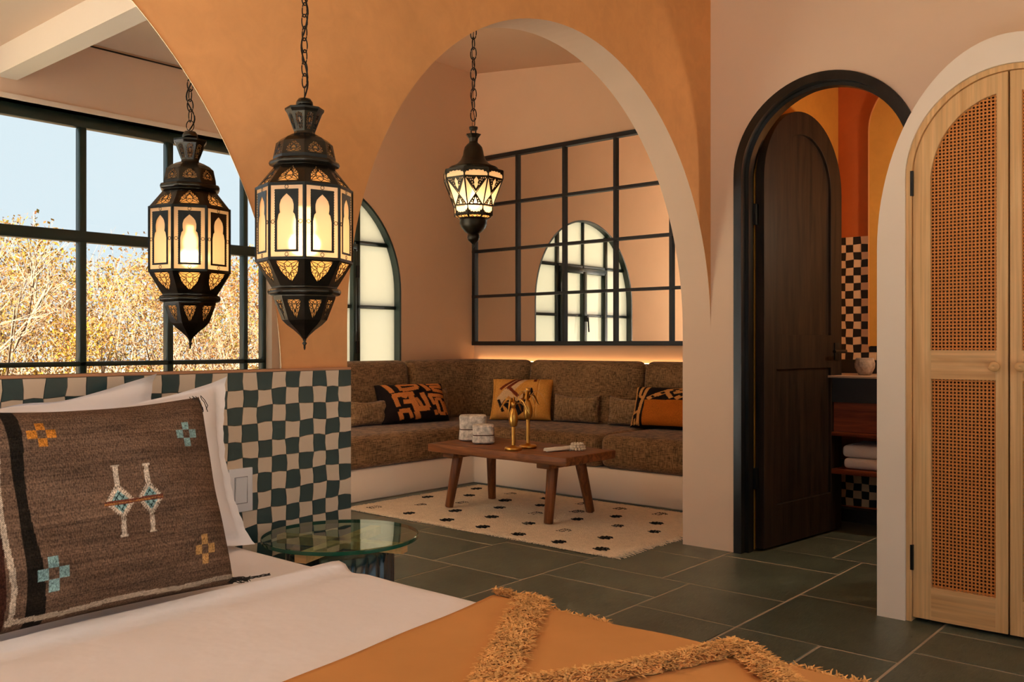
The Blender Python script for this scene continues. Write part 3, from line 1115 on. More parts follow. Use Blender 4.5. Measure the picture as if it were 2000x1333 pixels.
# ------------------------------------------------------------------ cushions and pillows
def pillow(name, wdt, hgt, thick, mat, base, right, up, colfn=None, nx=40, ny=30, pinch=0.06, sag=0.0, power=4.0, seed=0, rough=0.004, flange=0.0):
    """base: middle of the lower edge; right/up: axes of the pillow plane; front is right x up"""
    rg = random.Random(seed)
    ph = [rg.uniform(0, 6.28) for _ in range(8)]
    right, up = Vector(right).normalized(), Vector(up)
    up = (up - right * up.dot(right)).normalized()
    nrm = right.cross(up)
    vs, cols = [], []
    for side in (1, -1):
        for j in range(ny + 1):
            for i in range(nx + 1):
                u, v = -1 + 2 * i / nx, -1 + 2 * j / ny
                uu, vv = min(1.0, abs(u) / (1 - flange)), min(1.0, abs(v) / (1 - flange * 1.6))
                f = max(0.0, (1 - uu ** power) * (1 - vv ** power)) ** 0.5
                x = wdt / 2 * u * (1 - pinch * (1 - v * v) * abs(u) ** 3)
                y = hgt / 2 * v * (1 - pinch * (1 - u * u) * abs(v) ** 3)
                if v > 0:
                    y -= sag * v ** 3 * (1 - u * u)
                wob = rough * (math.sin(5 * u + ph[0]) * math.sin(4 * v + ph[1]) + 0.6 * math.sin(9 * u + 5 * v + ph[2]) + 0.5 * math.sin(11 * v - 6 * u + ph[3]))
                z = side * (thick / 2 * f + wob * f)
                if flange:
                    e_ = max(abs(u), abs(v)) ** 8
                    z += e_ * (0.005 * math.sin(13 * u + ph[4] + 2 * math.sin(7 * u)) + 0.005 * math.sin(9 * v + ph[5] + 2 * math.sin(6 * v)) + 0.002 * math.sin(37 * v + 9 * u)) + side * 0.0006
                    x += e_ * 0.002 * math.sin(11 * v + ph[6] + 2 * math.sin(5 * v))
                    y += e_ * 0.003 * math.sin(13 * u + ph[7] + 2 * math.sin(4 * u))
                vs.append((x, y + hgt / 2, z))
                cols.append(colfn((u + 1) / 2, (v + 1) / 2) if (colfn and side > 0) else (colfn(-1, -1) if colfn else None))
    N = (nx + 1) * (ny + 1)
    fs = []
    for s in (0, 1):
        for j in range(ny):
            for i in range(nx):
                a = s * N + j * (nx + 1) + i
                q = (a, a + 1, a + nx + 2, a + nx + 1)
                fs.append(q if s == 0 else q[::-1])
    me = bpy.data.meshes.new(name)
    me.from_pydata(vs, [], fs)
    if colfn:
        at = me.attributes.new('print', 'FLOAT_COLOR', 'POINT')
        at.data.foreach_set('color', [c for k in cols for c in k])
    bm = bmesh.new()
    bm.from_mesh(me)
    bmesh.ops.remove_doubles(bm, verts=bm.verts, dist=1e-5)
    bm.to_mesh(me)
    bm.free()
    o = link(name, me, mat, None, True)
    M = Matrix((right, up, nrm)).transposed().to_4x4()
    M.translation = Vector(base)
    o.matrix_world = M
    return o


def rects_fn(bgc, shapes):
    """print made of polygons (u,v) with colours; later ones on top"""
    def inside(u, v, P):
        c = False
        n = len(P)
        for i in range(n):
            x1, y1 = P[i]
            x2, y2 = P[(i + 1) % n]
            if (y1 > v) != (y2 > v) and u < (x2 - x1) * (v - y1) / (y2 - y1) + x1:
                c = not c
        return c

    boxes = [(min(p[0] for p in P), max(p[0] for p in P), min(p[1] for p in P), max(p[1] for p in P), P, c) for P, c in shapes]

    def fn(u, v):
        c = bgc
        for (a0, a1, b0, b1, P, k) in boxes:
            if a0 <= u <= a1 and b0 <= v <= b1 and inside(u, v, P):
                c = k
        return c
    return fn


def stroke(p, q, w):
    a, b_ = Vector(p + (0,)), Vector(q + (0,))
    d = (b_ - a).normalized()
    n_ = Vector((-d.y, d.x, 0)) * w / 2
    return [tuple((a + n_)[:2]), tuple((b_ + n_)[:2]), tuple((b_ - n_)[:2]), tuple((a - n_)[:2])]


CLOTH = attr_mat('printed_cloth', 0.9, 260, 0.3, 0.4)
# black and orange maze-pattern cushion
OR_ = lin(206, 128, 66)
BK_ = lin(30, 22, 20)
sh = []
for p, q, ww in (
        ((0.10, 0.98), (0.17, 0.70), 0.07), ((0.27, 0.93), (0.55, 0.95), 0.10), ((0.27, 0.93), (0.31, 0.74), 0.06), ((0.31, 0.76), (0.56, 0.83), 0.10), ((0.53, 0.96), (0.56, 0.82), 0.06),
        ((0.63, 0.97), (0.71, 0.72), 0.07), ((0.72, 0.95), (0.93, 0.93), 0.09), ((0.90, 0.95), (0.94, 0.84), 0.05), ((0.74, 0.84), (0.95, 0.83), 0.08), ((0.76, 0.86), (0.80, 0.70), 0.05), ((0.78, 0.74), (0.97, 0.70), 0.09),
        ((0.16, 0.62), (0.48, 0.67), 0.11), ((0.18, 0.62), (0.22, 0.34), 0.07), ((0.30, 0.60), (0.36, 0.56), 0.06), ((0.30, 0.46), (0.46, 0.46), 0.12), ((0.42, 0.64), (0.48, 0.22), 0.09), ((0.50, 0.56), (0.56, 0.28), 0.05),
        ((0.60, 0.68), (0.66, 0.28), 0.07), ((0.44, 0.25), (0.66, 0.27), 0.13), ((0.46, 0.20), (0.50, 0.03), 0.08), ((0.22, 0.22), (0.26, 0.03), 0.06), ((0.22, 0.22), (0.38, 0.24), 0.11), ((0.36, 0.24), (0.40, 0.05), 0.05),
        ((0.68, 0.60), (0.97, 0.58), 0.09), ((0.70, 0.58), (0.76, 0.36), 0.05), ((0.79, 0.52), (0.82, 0.14), 0.05), ((0.79, 0.50), (0.90, 0.50), 0.07), ((0.88, 0.50), (0.92, 0.16), 0.05), ((0.82, 0.13), (0.92, 0.14), 0.08),
        ((0.94, 0.46), (0.97, 0.12), 0.05), ((0.75, 0.22), (0.77, 0.10), 0.05)):
    sh.append((stroke(p, q, ww), OR_))
o = pillow('sofa_cushion', 0.56, 0.30, 0.15, CLOTH, (4.57, 4.83, 0.425), (1, -0.25, 0), (0.02, 0.14, 0.30), rects_fn(BK_, sh), 150, 100, 0.05, seed=3)
tag(o, 'orange and black maze-patterned cushion on the left of the corner sofa', 'cushion', 'sofa cushions')

# yellow kilim cushion with chevrons
YL_ = lin(224, 158, 74)
CR_ = lin(226, 184, 136)
RD_ = lin(120, 48, 26)
NV_ = lin(36, 30, 30)
sh = [([(0.12, 0.0), (0.30, 0.0), (0.46, 0.55), (0.36, 1.0), (0.20, 1.0), (0.10, 0.5)], lin(216, 150, 74)),
      ([(0.10, 0.45), (0.44, 1.0), (0.62, 1.0), (0.20, 0.32)], CR_), ([(0.22, 0.30), (0.40, 0.52), (0.62, 0.18), (0.44, 0.0)], NV_),
      (stroke((0.16, 0.66), (0.46, 1.0), 0.05), RD_), (stroke((0.26, 0.66), (0.52, 0.99), 0.05), RD_),
      (stroke((0.24, 0.66), (0.44, 0.40), 0.08), CR_), (stroke((0.30, 0.72), (0.54, 0.40), 0.06), RD_),
      (stroke((0.44, 0.38), (0.66, 0.70), 0.07), CR_), (stroke((0.54, 0.32), (0.70, 0.56), 0.05), NV_), (stroke((0.66, 0.70), (0.70, 0.52), 0.05), NV_),
      (stroke((0.58, 0.36), (0.66, 0.06), 0.06), CR_), (stroke((0.14, 0.42), (0.24, 0.12), 0.05), NV_), (stroke((0.72, 0.98), (0.72, 0.88), 0.05), RD_),
      (stroke((0.06, 0.98), (0.04, 0.02), 0.012), lin(196, 128, 50)), (stroke((0.78, 0.98), (0.74, 0.04), 0.012), lin(190, 120, 50)), (stroke((0.80, 0.98), (0.765, 0.04), 0.008), lin(240, 190, 110))]
o = pillow('sofa_cushion', 0.47, 0.33, 0.15, CLOTH, (5.215, 4.39, 0.425), (0.45, -0.80, 0), (0.13, 0.05, 0.30), rects_fn(YL_, sh), 120, 100, 0.05, seed=5)
tag(o, 'mustard yellow cushion with cream and black chevrons in the corner of the sofa', 'cushion', 'sofa cushions')

# black bordered cushion with a plain orange panel
OP_ = lin(190, 104, 30)
TN_ = lin(208, 148, 84)
sh = [([(0.20, 0.03), (0.20, 0.60), (0.84, 0.62), (0.84, 0.03)], OP_)]
for p, q, ww in (((0.03, 0.98), (0.04, 0.30), 0.04), ((0.14, 0.97), (0.10, 0.70), 0.05), ((0.10, 0.70), (0.18, 0.64), 0.05), ((0.23, 0.97), (0.14, 0.50), 0.05), ((0.14, 0.52), (0.13, 0.02), 0.05), ((0.02, 0.28), (0.13, 0.33), 0.06), ((0.02, 0.28), (0.03, 0.03), 0.035), ((0.075, 0.16), (0.08, 0.03), 0.03),
                  ((0.24, 0.62), (0.36, 0.72), 0.07), ((0.36, 0.72), (0.52, 0.86), 0.09), ((0.50, 0.80), (0.58, 0.66), 0.07), ((0.50, 0.86), (0.90, 0.98), 0.08), ((0.60, 0.78), (0.90, 0.90), 0.06), ((0.64, 0.64), (0.86, 0.84), 0.08), ((0.58, 0.92), (0.70, 0.80), 0.05), ((0.76, 0.66), (0.96, 0.94), 0.06),
                  ((0.92, 0.50), (0.90, 0.03), 0.05), ((0.92, 0.50), (1.0, 0.50), 0.08)):
    sh.append((stroke(p, q, ww), TN_))
for p, q in (((0.30, 0.66), (0.33, 0.69)), ((0.42, 0.77), (0.47, 0.81)), ((0.58, 0.87), (0.66, 0.90)), ((0.70, 0.72), (0.78, 0.79))):
    sh.append((stroke(p, q, 0.05), BK_))
o = pillow('sofa_cushion', 0.50, 0.30, 0.15, CLOTH, (5.29, 3.19, 0.425), (0.14, -0.80, 0), (0.14, 0.02, 0.30), rects_fn(BK_, sh), 150, 100, 0.05, seed=6)
tag(o, 'cushion with plain orange panel and black tan border at the right sofa end', 'cushion', 'sofa cushions')

# small lumbar cushions in the sofa's own tweed
for (base, right, ww, hh, lab) in (
        ((4.21, 4.93, 0.42), (1, 0, 0), 0.40, 0.19, 'small brown tweed lumbar cushion tucked left of the black and orange cushion'),
        ((4.86, 4.95, 0.42), (1, -0.1, 0), 0.30, 0.24, 'small brown tweed lumbar cushion mostly behind the black and orange cushion'),
        ((5.37, 4.62, 0.42), (0.1, -1, 0), 0.36, 0.24, 'small brown tweed lumbar cushion peeking out left of the mustard cushion'),
        ((5.355, 3.98, 0.42), (0.05, -1, 0), 0.40, 0.21, 'small brown tweed lumbar cushion right of the mustard cushion'),
        ((5.365, 3.50, 0.42), (0.02, -1, 0), 0.40, 0.21, 'small brown tweed lumbar cushion left of the orange panel cushion')):
    r_ = Vector(right).normalized()
    back = Vector((0, 0, 1)).cross(r_)
    u_ = Vector((0, 0, 1)) + back * 0.12
    o = pillow('lumbar_cushion', ww, hh, 0.10, LUMBAR, base, right, u_, None, 32, 22, 0.07, sag=0.02, seed=int(base[1] * 100))
    tag(o, lab, 'cushion', 'small tweed cushions')

# ------------------------------------------------------------------ coffee table
ct = empty('coffee_table', (4.08, 3.43, 0))
tag(ct, 'low rustic dark wood coffee table with splayed legs standing on the rug', 'table')
TX, TY = 4.08, 3.43
base = [(3.80, 2.885), (4.26, 2.885), (4.37, 3.98), (3.82, 3.94)]
outl = []
for k in range(4):
    p, q = Vector(base[k]), Vector(base[(k + 1) % 4])
    for i in range(8):
        t = i / 8
        w_ = math.sin(t * PI) * rnd.uniform(-0.012, 0.012) * (0.4 if k in (0, 2) else 1)
        d_ = (q - p).normalized()
        c = p.lerp(q, t) + Vector((d_.y, -d_.x)) * w_
        outl.append((c.x - TX, c.y - TY))
b = loft(outl, [(x * 1.008, y * 1.004) for x, y in outl], 0.352, 0.400)
o = b.build('tabletop', RUSTIC, ct)
bevel(o, 0.006, 2, 50)
for (bx, by, tx, ty) in ((3.92, 3.86, 3.945, 3.80), (4.32, 3.87, 4.255, 3.82), (3.91, 3.09, 3.955, 3.09), (4.345, 3.12, 4.23, 3.12)):
    b = MB()
    b.bar((bx - TX, by - TY, 0.013), (tx - TX, ty - TY, 0.36), 0.027, 6, 0.035)
    bevel(b.build('leg', RUSTIC_Z, ct), 0.004, 1)
for yy in (3.09, 3.81):
    boxpart('batten', 3.86 - TX, 4.30 - TX, yy - 0.045 - TY, yy + 0.045 - TY, 0.318, 0.353, RUSTIC, ct, 0.004, 1)


def carved_box(loc, wd_, h, rz, lab):
    e = empty('lidded_box', loc, rz)
    tag(e, lab, 'box', 'pale lidded boxes')

    def sq(t):
        c, s_ = abs(math.cos(t)), abs(math.sin(t))
        return 1.0 / ((c ** 5 + s_ ** 5) ** 0.2)

    split = 0.47 * h
    b = MB()
    b.lathe([(0.43 * wd_, 0.004), (0.5 * wd_, 0.012), (0.485 * wd_, 0.25 * h), (0.468 * wd_, split - 0.003)], 40, rib=sq)
    b.build('body', STONEW, e)
    b = MB()
    b.lathe([(0.468 * wd_, split + 0.003), (0.472 * wd_, 0.7 * h), (0.48 * wd_, h - 0.008), (0.45 * wd_, h), (0.2 * wd_, h + 0.004)], 40, rib=sq)
    b.build('lid', STONEW, e)
    b = MB()
    b.lathe([(0.462 * wd_, split - 0.004), (0.472 * wd_, split), (0.462 * wd_, split + 0.004)], 40, rib=sq)
    b.build('seam', TWINE, e)
    b = MB()
    b.lathe([(0.36 * wd_, 0.0), (0.36 * wd_, 0.006)], 40, rib=sq)
    b.build('foot', TWINE, e)


carved_box((4.115, 3.845, 0.4005), 0.175, 0.155, 0.75, 'larger pale carved lidded box at the far left of the coffee table')
carved_box((4.03, 3.68, 0.4005), 0.135, 0.112, 0.75, 'smaller pale carved lidded box in front of the larger one')


def palm(loc, stem, bulge, top, cup, seed, lab):
    e = empty('palm_candlestick', loc)
    tag(e, lab, 'candlestick', 'brass palm candlesticks')
    rg = random.Random(seed)
    b = MB()
    b.lathe([(0.047, 0.0), (0.050, 0.004), (0.050, 0.014), (0.044, 0.019), (0.018, 0.021), (0.012, 0.028)], 28)
    b.build('base', BRASS, e, True)
    b = MB()
    prof = []
    k = int((stem - 0.02) / 0.008)
    for i in range(k):
        z = 0.02 + i * 0.008
        prof += [(0.0098, z), (0.0118, z + 0.005), (0.0098, z + 0.0075)]
    b.lathe(prof, 16)
    b.build('trunk', BRASS, e, True)
    b = MB()
    hh = bulge - stem
    prof = [(0.010, stem)]
    for i in range(9):
        t = i / 8
        rr = 0.012 + 0.019 * math.sin(PI * min(1, 0.15 + t * 0.8)) * (1 - 0.25 * t)
        prof += [(rr, stem + hh * t), (rr * 0.90, stem + hh * (t + 0.06))]
    b.lathe(prof, 18)
    b.build('crownshaft', BRASS, e, True)
    for i in range(7):
        a = 2 * PI * i / 7 + rg.uniform(-0.3, 0.3)
        L = rg.uniform(0.085, 0.12)
        rise = rg.uniform(0.03, 0.075)
        pts = []
        for s_ in range(9):
            t = s_ / 8
            rr = L * t
            pts.append(Vector((rr * math.cos(a), rr * math.sin(a), bulge + 0.01 + rise * math.sin(PI * min(1.0, t * 1.1)) - 0.035 * t * t)))
        side = Vector((-math.sin(a), math.cos(a), 0))
        m = MB()
        vs = []
        for s_, p in enumerate(pts):
            t = s_ / 8
            ww = 0.0075 * math.sin(PI * (0.12 + 0.86 * t)) + 0.0008
            vs += [p - side * ww - Vector((0, 0, ww * 0.5)), p + Vector((0, 0, 0.0012)), p + side * ww - Vector((0, 0, ww * 0.5)), p - Vector((0, 0, 0.0008))]
        fs = []
        for s_ in range(8):
            for c in range(4):
                fs.append((s_ * 4 + c, s_ * 4 + (c + 1) % 4, s_ * 4 + 4 + (c + 1) % 4, s_ * 4 + 4 + c))
        m.add(vs, fs)
        m.build('frond', BRASS, e, True)
    if cup:
        b = MB()
        b.lathe([(0.006, bulge), (0.007, top - 0.03), (0.013, top - 0.024), (0.016, top), (0.013, top), (0.011, top - 0.018), (0.001, top - 0.02)], 18)
        b.build('cup', BRASS, e, True)


palm((3.885, 3.32, 0.4005), 0.135, 0.232, 0.27, True, 2, 'shorter brass palm tree candlestick at the front of the table')
palm((4.02, 3.325, 0.4005), 0.170, 0.268, 0.345, True, 9, 'taller brass palm tree candlestick behind the shorter one')

# bead garland with tassel
bd = empty('bead_garland', (4.05, 3.07, 0.4005))
tag(bd, 'ivory bead garland with a long white tassel lying on the coffee table', 'garland')
bs_ = MB()
bs_.lathe([(0.0015, 0.0), (0.0065, 0.002), (0.009, 0.0075), (0.0065, 0.013), (0.0015, 0.015)], 12)
bme = bs_.mesh('bead')
for ring, (cx_, cy_, rr, zz, nn) in enumerate(((0.062, -0.028, 0.040, 0.0, 14), (0.066, -0.026, 0.036, 0.0135, 13), (0.060, -0.030, 0.030, 0.027, 11))):
    for i in range(nn):
        t = 2 * PI * i / nn
        o = link('bead', bme, BEAD, bd, True)
        o.location = (cx_ + rr * math.cos(t), cy_ + rr * math.sin(t), zz + 0.001)
b = MB()
dirv = Vector((-0.78, 0.44, 0)).normalized()
sdv = Vector((-dirv.y, dirv.x, 0))
st = Vector((0.028, -0.008, 0.012))
for i in range(70):
    off = rnd.uniform(-0.022, 0.022)
    zz = rnd.uniform(0.002, 0.018) * (1 - (off / 0.026) ** 2) + 0.002
    pts = []
    for k in range(6):
        t = k / 5
        p = st.lerp(st + dirv * 0.155, t) + sdv * off * (0.45 + 0.75 * min(1, t * 2.2)) + Vector((0, 0, 0))
        p.z = 0.012 * (1 - t) * 0.6 + zz + 0.0015 * math.sin(k * 1.7 + i)
        pts.append(p)
    b.tube(pts, 0.0028, 5)
tag(b.build('tassel', TASSEL, bd, True), kind='stuff')
b = MB()
b.tube([tuple(st + dirv * 0.07 + sdv * s_ + Vector((0, 0, z))) for s_, z in ((-0.03, -0.006), (-0.035, -0.008), (-0.045, -0.008), (-0.05, -0.008))], 0.004, 6)
b.bar(tuple(st - dirv * 0.004 + Vector((0, 0, 0.002))), tuple(st + dirv * 0.012 + Vector((0, 0, 0.002))), 0.015, 12)
b.build('binding', TASSEL, bd, True)

# ------------------------------------------------------------------ rug
rg_ = empty('area_rug', (4.11, 3.35, 0.001))
tag(rg_, 'cream wool rug with small dark woven motifs under the coffee table', 'rug')
RX, RY = 4.11, 3.35
x0, x1, y0, y1 = 3.515, 4.70, 2.39, 4.335
b = MB()
nx, ny = 60, 100
vs = []
for j in range(ny + 1):
    for i in range(nx + 1):
        x, y = x0 + (x1 - x0) * i / nx, y0 + (y1 - y0) * j / ny
        e = min(i, nx - i, j, ny - j)
        wx = 0.008 * math.sin(y * 9) if i in (0, nx) else 0
        wy = 0.006 * math.sin(x * 11) if j in (0, ny) else 0
        z = 0.010 + 0.0015 * math.sin(x * 31 + 1.3 * math.sin(y * 17)) * math.sin(y * 23) + rnd.uniform(-0.0012, 0.0012)
        vs.append((x + wx - RX, y + wy - RY, z if e else 0.003))
fs = [(j * (nx + 1) + i, j * (nx + 1) + i + 1, (j + 1) * (nx + 1) + i + 1, (j + 1) * (nx + 1) + i) for j in range(ny) for i in range(nx)]
b.add(vs, fs)
b.build('pile', RUGM, rg_, True)
mot = MB()
q = random.Random(11)
for r_ in range(5):
    yy = -0.032 + r_ * 0.016
    wdt = (0.020, 0.034, 0.030, 0.036, 0.016)[r_]
    segs = q.randint(2, 4)
    x = -wdt
    while x < wdt:
        l = q.uniform(0.010, 0.024)
        mot.box(x, min(wdt, x + l), yy - 0.0034, yy + 0.0034, 0.0, 0.0035)
        x += l + q.uniform(0.001, 0.007)
mme = mot.mesh('motif')
mme.materials.append(RUGD)
mot = MB()
for r_ in range(5):
    for k_ in range(4):
        if q.random() < 0.62:
            xx = -0.034 + k_ * 0.017 + q.uniform(-0.003, 0.003)
            mot.box(xx, xx + q.uniform(0.006, 0.013), -0.034 + r_ * 0.016, -0.028 + r_ * 0.016, 0.0, 0.0032)
mme2 = mot.mesh('motif_faint')
mme2.materials.append(plain('faded_wool', lin(92, 82, 70), 0.98, spec=0.05))
for (x, y) in [(3.63, 4.2), (4.09, 4.22), (3.87, 4.05), (4.31, 4.06), (4.54, 4.21), (4.09, 3.91), (3.63, 3.9), (3.86, 3.75), (3.63, 3.59), (4.11, 3.62), (4.54, 3.9), (4.32, 3.76),
               (3.86, 3.46), (3.62, 3.31), (4.11, 3.34), (4.33, 3.48), (4.54, 3.61), (3.85, 3.18), (3.6, 3.04), (3.83, 2.92), (3.59, 2.77), (4.31, 3.19), (4.54, 3.32), (4.12, 3.05),
               (3.6, 2.52), (3.82, 2.65), (4.11, 2.77), (4.33, 2.93), (4.55, 3.05), (4.31, 2.65), (4.56, 2.78), (4.11, 2.54)]:
    o = link('motif', mme if rnd.random() < 0.6 else mme2, None, rg_)
    o.location = (x - RX, y - RY, 0.0098)
    o.rotation_euler = (0, 0, PI / 2 + rnd.uniform(-0.06, 0.06))
    o.scale = (rnd.uniform(0.85, 1.1), rnd.uniform(0.85, 1.15), 1)
b = MB()


def fringe(p, q, dirn, count, ln):
    p, q, dirn = Vector(p), Vector(q), Vector(dirn)
    for i in range(count):
        a = p.lerp(q, (i + rnd.random()) / count)
        l = ln * rnd.uniform(0.5, 1.3)
        s_ = (q - p).normalized() * rnd.uniform(-0.6, 0.6) * l
        b.bar(a + Vector((0, 0, rnd.uniform(0.004, 0.009))), a + dirn * l + s_ + Vector((0, 0, 0.002)), 0.0028, 4, 0.0018)


fringe((x0 - RX, y0 - RY, 0), (x1 - RX, y0 - RY, 0), (0, -1, 0), 130, 0.032)
fringe((x0 - RX, y1 - RY, 0), (x1 - RX, y1 - RY, 0), (0, 1, 0), 130, 0.020)
fringe((x0 - RX + .004, y0 - RY, 0), (x0 - RX + .004, y1 - RY, 0), (-1, 0, 0), 330, 0.011)
fringe((x1 - RX - .004, y0 - RY, 0), (x1 - RX - .004, y1 - RY, 0), (1, 0, 0), 330, 0.011)
tag(b.build('fringe', RUGM, rg_), kind='stuff')

# ------------------------------------------------------------------ lanterns
N8 = 8


def face_map(r1, z1, r2, z2):
    """bilinear map of one face (face 0, centred on angle pi/8): s in -1..1 across, t 0..1 from (r1,z1) to (r2,z2), d outward"""
    h1, h2 = r1 * math.sin(PI / 8), r2 * math.sin(PI / 8)
    a1, a2 = r1 * math.cos(PI / 8), r2 * math.cos(PI / 8)
    L = math.hypot(a2 - a1, z2 - z1)
    nx_, nz_ = (z2 - z1) / L, -(a2 - a1) / L
    if nx_ < 0:
        nx_, nz_ = -nx_, -nz_

    def fn(s_, t, d):
        a = a1 + (a2 - a1) * t + nx_ * d
        h = (h1 + (h2 - h1) * t) * s_
        z = z1 + (z2 - z1) * t + nz_ * d
        # radial axis at angle 0 here; the object is turned into place
        return (a, h, z)
    return fn


def web(m, fn, poly, d=0.0006, rr=0.0008, star=True):
    """thin star-shaped filigree bars inside a hole"""
    cx_ = sum(p[0] for p in poly) / len(poly)
    cy_ = sum(p[1] for p in poly) / len(poly)
    n = len(poly)
    rim = []
    for i in range(n):
        p, q_ = poly[i], poly[(i + 1) % n]
        k = 2
        for j in range(k):
            rim.append((p[0] + (q_[0] - p[0]) * j / k, p[1] + (q_[1] - p[1]) * j / k))
    inner = [(cx_ + (x - cx_) * 0.34, cy_ + (y - cy_) * 0.34) for x, y in rim]
    mid = [(cx_ + (rim[i][0] + rim[(i + 1) % len(rim)][0] - 2 * cx_) / 2 * 0.68, cy_ + (rim[i][1] + rim[(i + 1) % len(rim)][1] - 2 * cy_) / 2 * 0.68) for i in range(len(rim))]
    K = len(rim)
    for i in range(K):
        m.bar(fn(*inner[i], d), fn(*mid[i], d), rr, 4, caps=False)
        m.bar(fn(*inner[(i + 1) % K], d), fn(*mid[i], d), rr, 4, caps=False)
        m.bar(fn(*mid[i], d), fn(*rim[i], d), rr, 4, caps=False)
        m.bar(fn(*mid[i], d), fn(*rim[(i + 1) % K], d), rr, 4, caps=False)
        m.bar(fn(*inner[i], d), fn(*inner[(i + 1) % K], d), rr, 4, caps=False)


SQ = [(-1, 0), (1, 0), (1, 1), (-1, 1)]


class Lantern:
    def __init__(s, name, loc, rz, label, metal, amber):
        s.e = empty(name, loc, rz)
        tag(s.e, label, 'lantern')
        s.metal, s.amber = metal, amber

    def ring8(s, nm, mb_metal, glass=None, gmat=None):
        """one face built once, set out round the eight sides"""
        me = mb_metal.mesh(nm)
        gme = glass.mesh(nm + '_glass', False) if glass else None
        for k in range(N8):
            o = link(nm, me, s.metal, s.e)
            o.rotation_euler = (0, 0, PI / 8 + k * PI / 4)
            if gme:
                g = link(nm + '_glass', gme, gmat or s.amber, o)

    def solid(s, nm, prof, n=8, rot=0.0):
        b = MB()
        b.lathe(prof, n, rot=rot, caps=nm in ('cap', 'finial'))
        return b.build(nm, s.metal, s.e, n > 8)

    def pierced(s, nm, r1, z1, r2, z2, hole, th=0.0012, rr=0.0009, gmat=None):
        fn = face_map(r1, z1, r2, z2)
        m = MB()
        m.plate(SQ, [hole], fn, 0.0, -th)
        web(m, fn, hole, 0.0, rr)
        g = MB()
        c = [sum(p[0] for p in hole) / len(hole), sum(p[1] for p in hole) / len(hole)]
        pl = [fn(c[0] + (u - c[0]) * 1.08, c[1] + (v - c[1]) * 1.06, -th - 0.0006) for u, v in hole]
        g.add(pl, [tuple(range(len(pl)))])
        s.ring8(nm, m, g, gmat)

    def seams(s, nm, pts, r=0.0016):
        m = MB()
        for k in range(N8):
            a = k * PI / 4
            m.tube([(rr * math.cos(a), rr * math.sin(a), z) for rr, z in pts], r, 5)
        m.build(nm, s.metal, s.e)

    def torus(s, nm, R_, z, r, n=48, rib=8):
        m = MB()
        pts = []
        for i in range(n):
            t = 2 * PI * i / n
            a = (t % (PI / 4)) - PI / 8
            rr = R_ * math.cos(PI / 8) / math.cos(a)
            pts.append((rr * math.cos(t), rr * math.sin(t), z))
        m.tube(pts, r, 8, True)
        m.build(nm, s.metal, s.e, True)

    def light(s, z, energy, rad=0.016):
        b = MB()
        pr = [(0.0005, -0.030), (0.012, -0.026), (0.0185, -0.012), (0.019, 0.0), (0.015, 0.016), (0.009, 0.028), (0.009, 0.045), (0.001, 0.046)]
        b.lathe([(r_, zz + z) for r_, zz in pr], 16)
        b.build('bulb', BULB, s.e, True)
        d = bpy.data.lights.new('lantern_light', 'POINT')
        d.energy = energy
        d.color = (1.0, 0.66, 0.34)
        d.shadow_soft_size = 0.03
        l = bpy.data.objects.new('lantern_light', d)
        l.parent = s.e
        l.location = (0, 0, z - 0.045)
        col.objects.link(l)

    def chain(s, z0, z1, pitch, cord=True):
        lw, lh, rr = pitch * 0.30, pitch * 0.62, pitch * 0.055
        m = MB()
        pts = []
        for i in range(20):
            t = 2 * PI * i / 20
            pts.append((lw * math.cos(t), 0, lh * math.sin(t)))
        m.tube(pts, rr, 6, True)
        me = m.mesh('chain_link')
        n = int((z1 - z0) / pitch) + 1
        for k in range(n):
            o = link('chain_link', me, CHAINM, s.e, True)
            o.location = (0, 0, z0 + (k + 0.5) * pitch)
            o.rotation_euler = (0, 0, (PI / 2 if k % 2 else 0) + 0.7)
        if cord:
            m = MB()
            pts = [(0.010 * math.sin(4 * z / pitch * 0.4), 0.008 * math.cos(2.2 * z / pitch * 0.5), z) for z in [z0 - 0.03 + (z1 - z0 + 0.03) * i / 120 for i in range(121)]]
            m.tube(pts, 0.0022, 6)
            m.build('cord', CHAINM, s.e, True)
        m = MB()
        m.lathe([(0.05, z1 + 0.005), (0.048, z1 - 0.012), (0.01, z1 - 0.02)], 24)
        m.build('ceiling_rose', s.metal, s.e, True)


# --- bedside lantern
lx, ly = 1.391, 1.875
azim = math.atan2(-ly, -lx)          # one edge of the octagon points at the camera's side of the room
L1 = Lantern('pendant_lantern', (lx, ly, 0.983), azim, 'tall dark metal lantern with cream arched panels hanging in front of the mirror wall', LAMPM, AMBERG)
K = 0.000509
Z = lambda y: (1295 - y) * K
R_ = lambda r: r * K
L1.solid('finial', [(0.0008, Z(1295)), (R_(5), Z(1285)), (R_(5), Z(1272)), (R_(12), Z(1262)), (R_(5), Z(1252)), (R_(9), Z(1246)), (R_(9), Z(1238))], 14)
L1.solid('lower_cone', [(R_(10), Z(1240)), (R_(24), Z(1222)), (R_(52), Z(1196)), (R_(84), Z(1172)), (R_(108), Z(1148))])
tri_dn = [(-0.62, 0.88), (0.62, 0.88), (0.5, 0.55), (0.0, 0.04), (-0.5, 0.55)]
L1.pierced('lower_bowl', R_(108), Z(1148), R_(149), Z(1040), tri_dn)
L1.torus('lower_ring', R_(158), Z(1011), R_(19))
L1.solid('lower_collar', [(R_(147), Z(1042)), (R_(150), Z(1034)), (R_(158), Z(985))])
L1.pierced('lower_slope', R_(158), Z(988), R_(232), Z(866), [(-0.66, 0.93), (0.66, 0.93), (0.52, 0.5), (0.0, 0.16), (-0.52, 0.5)])
L1.solid('sill', [(R_(226), Z(872)), (R_(236), Z(868)), (R_(236), Z(860)), (R_(226), Z(858))])
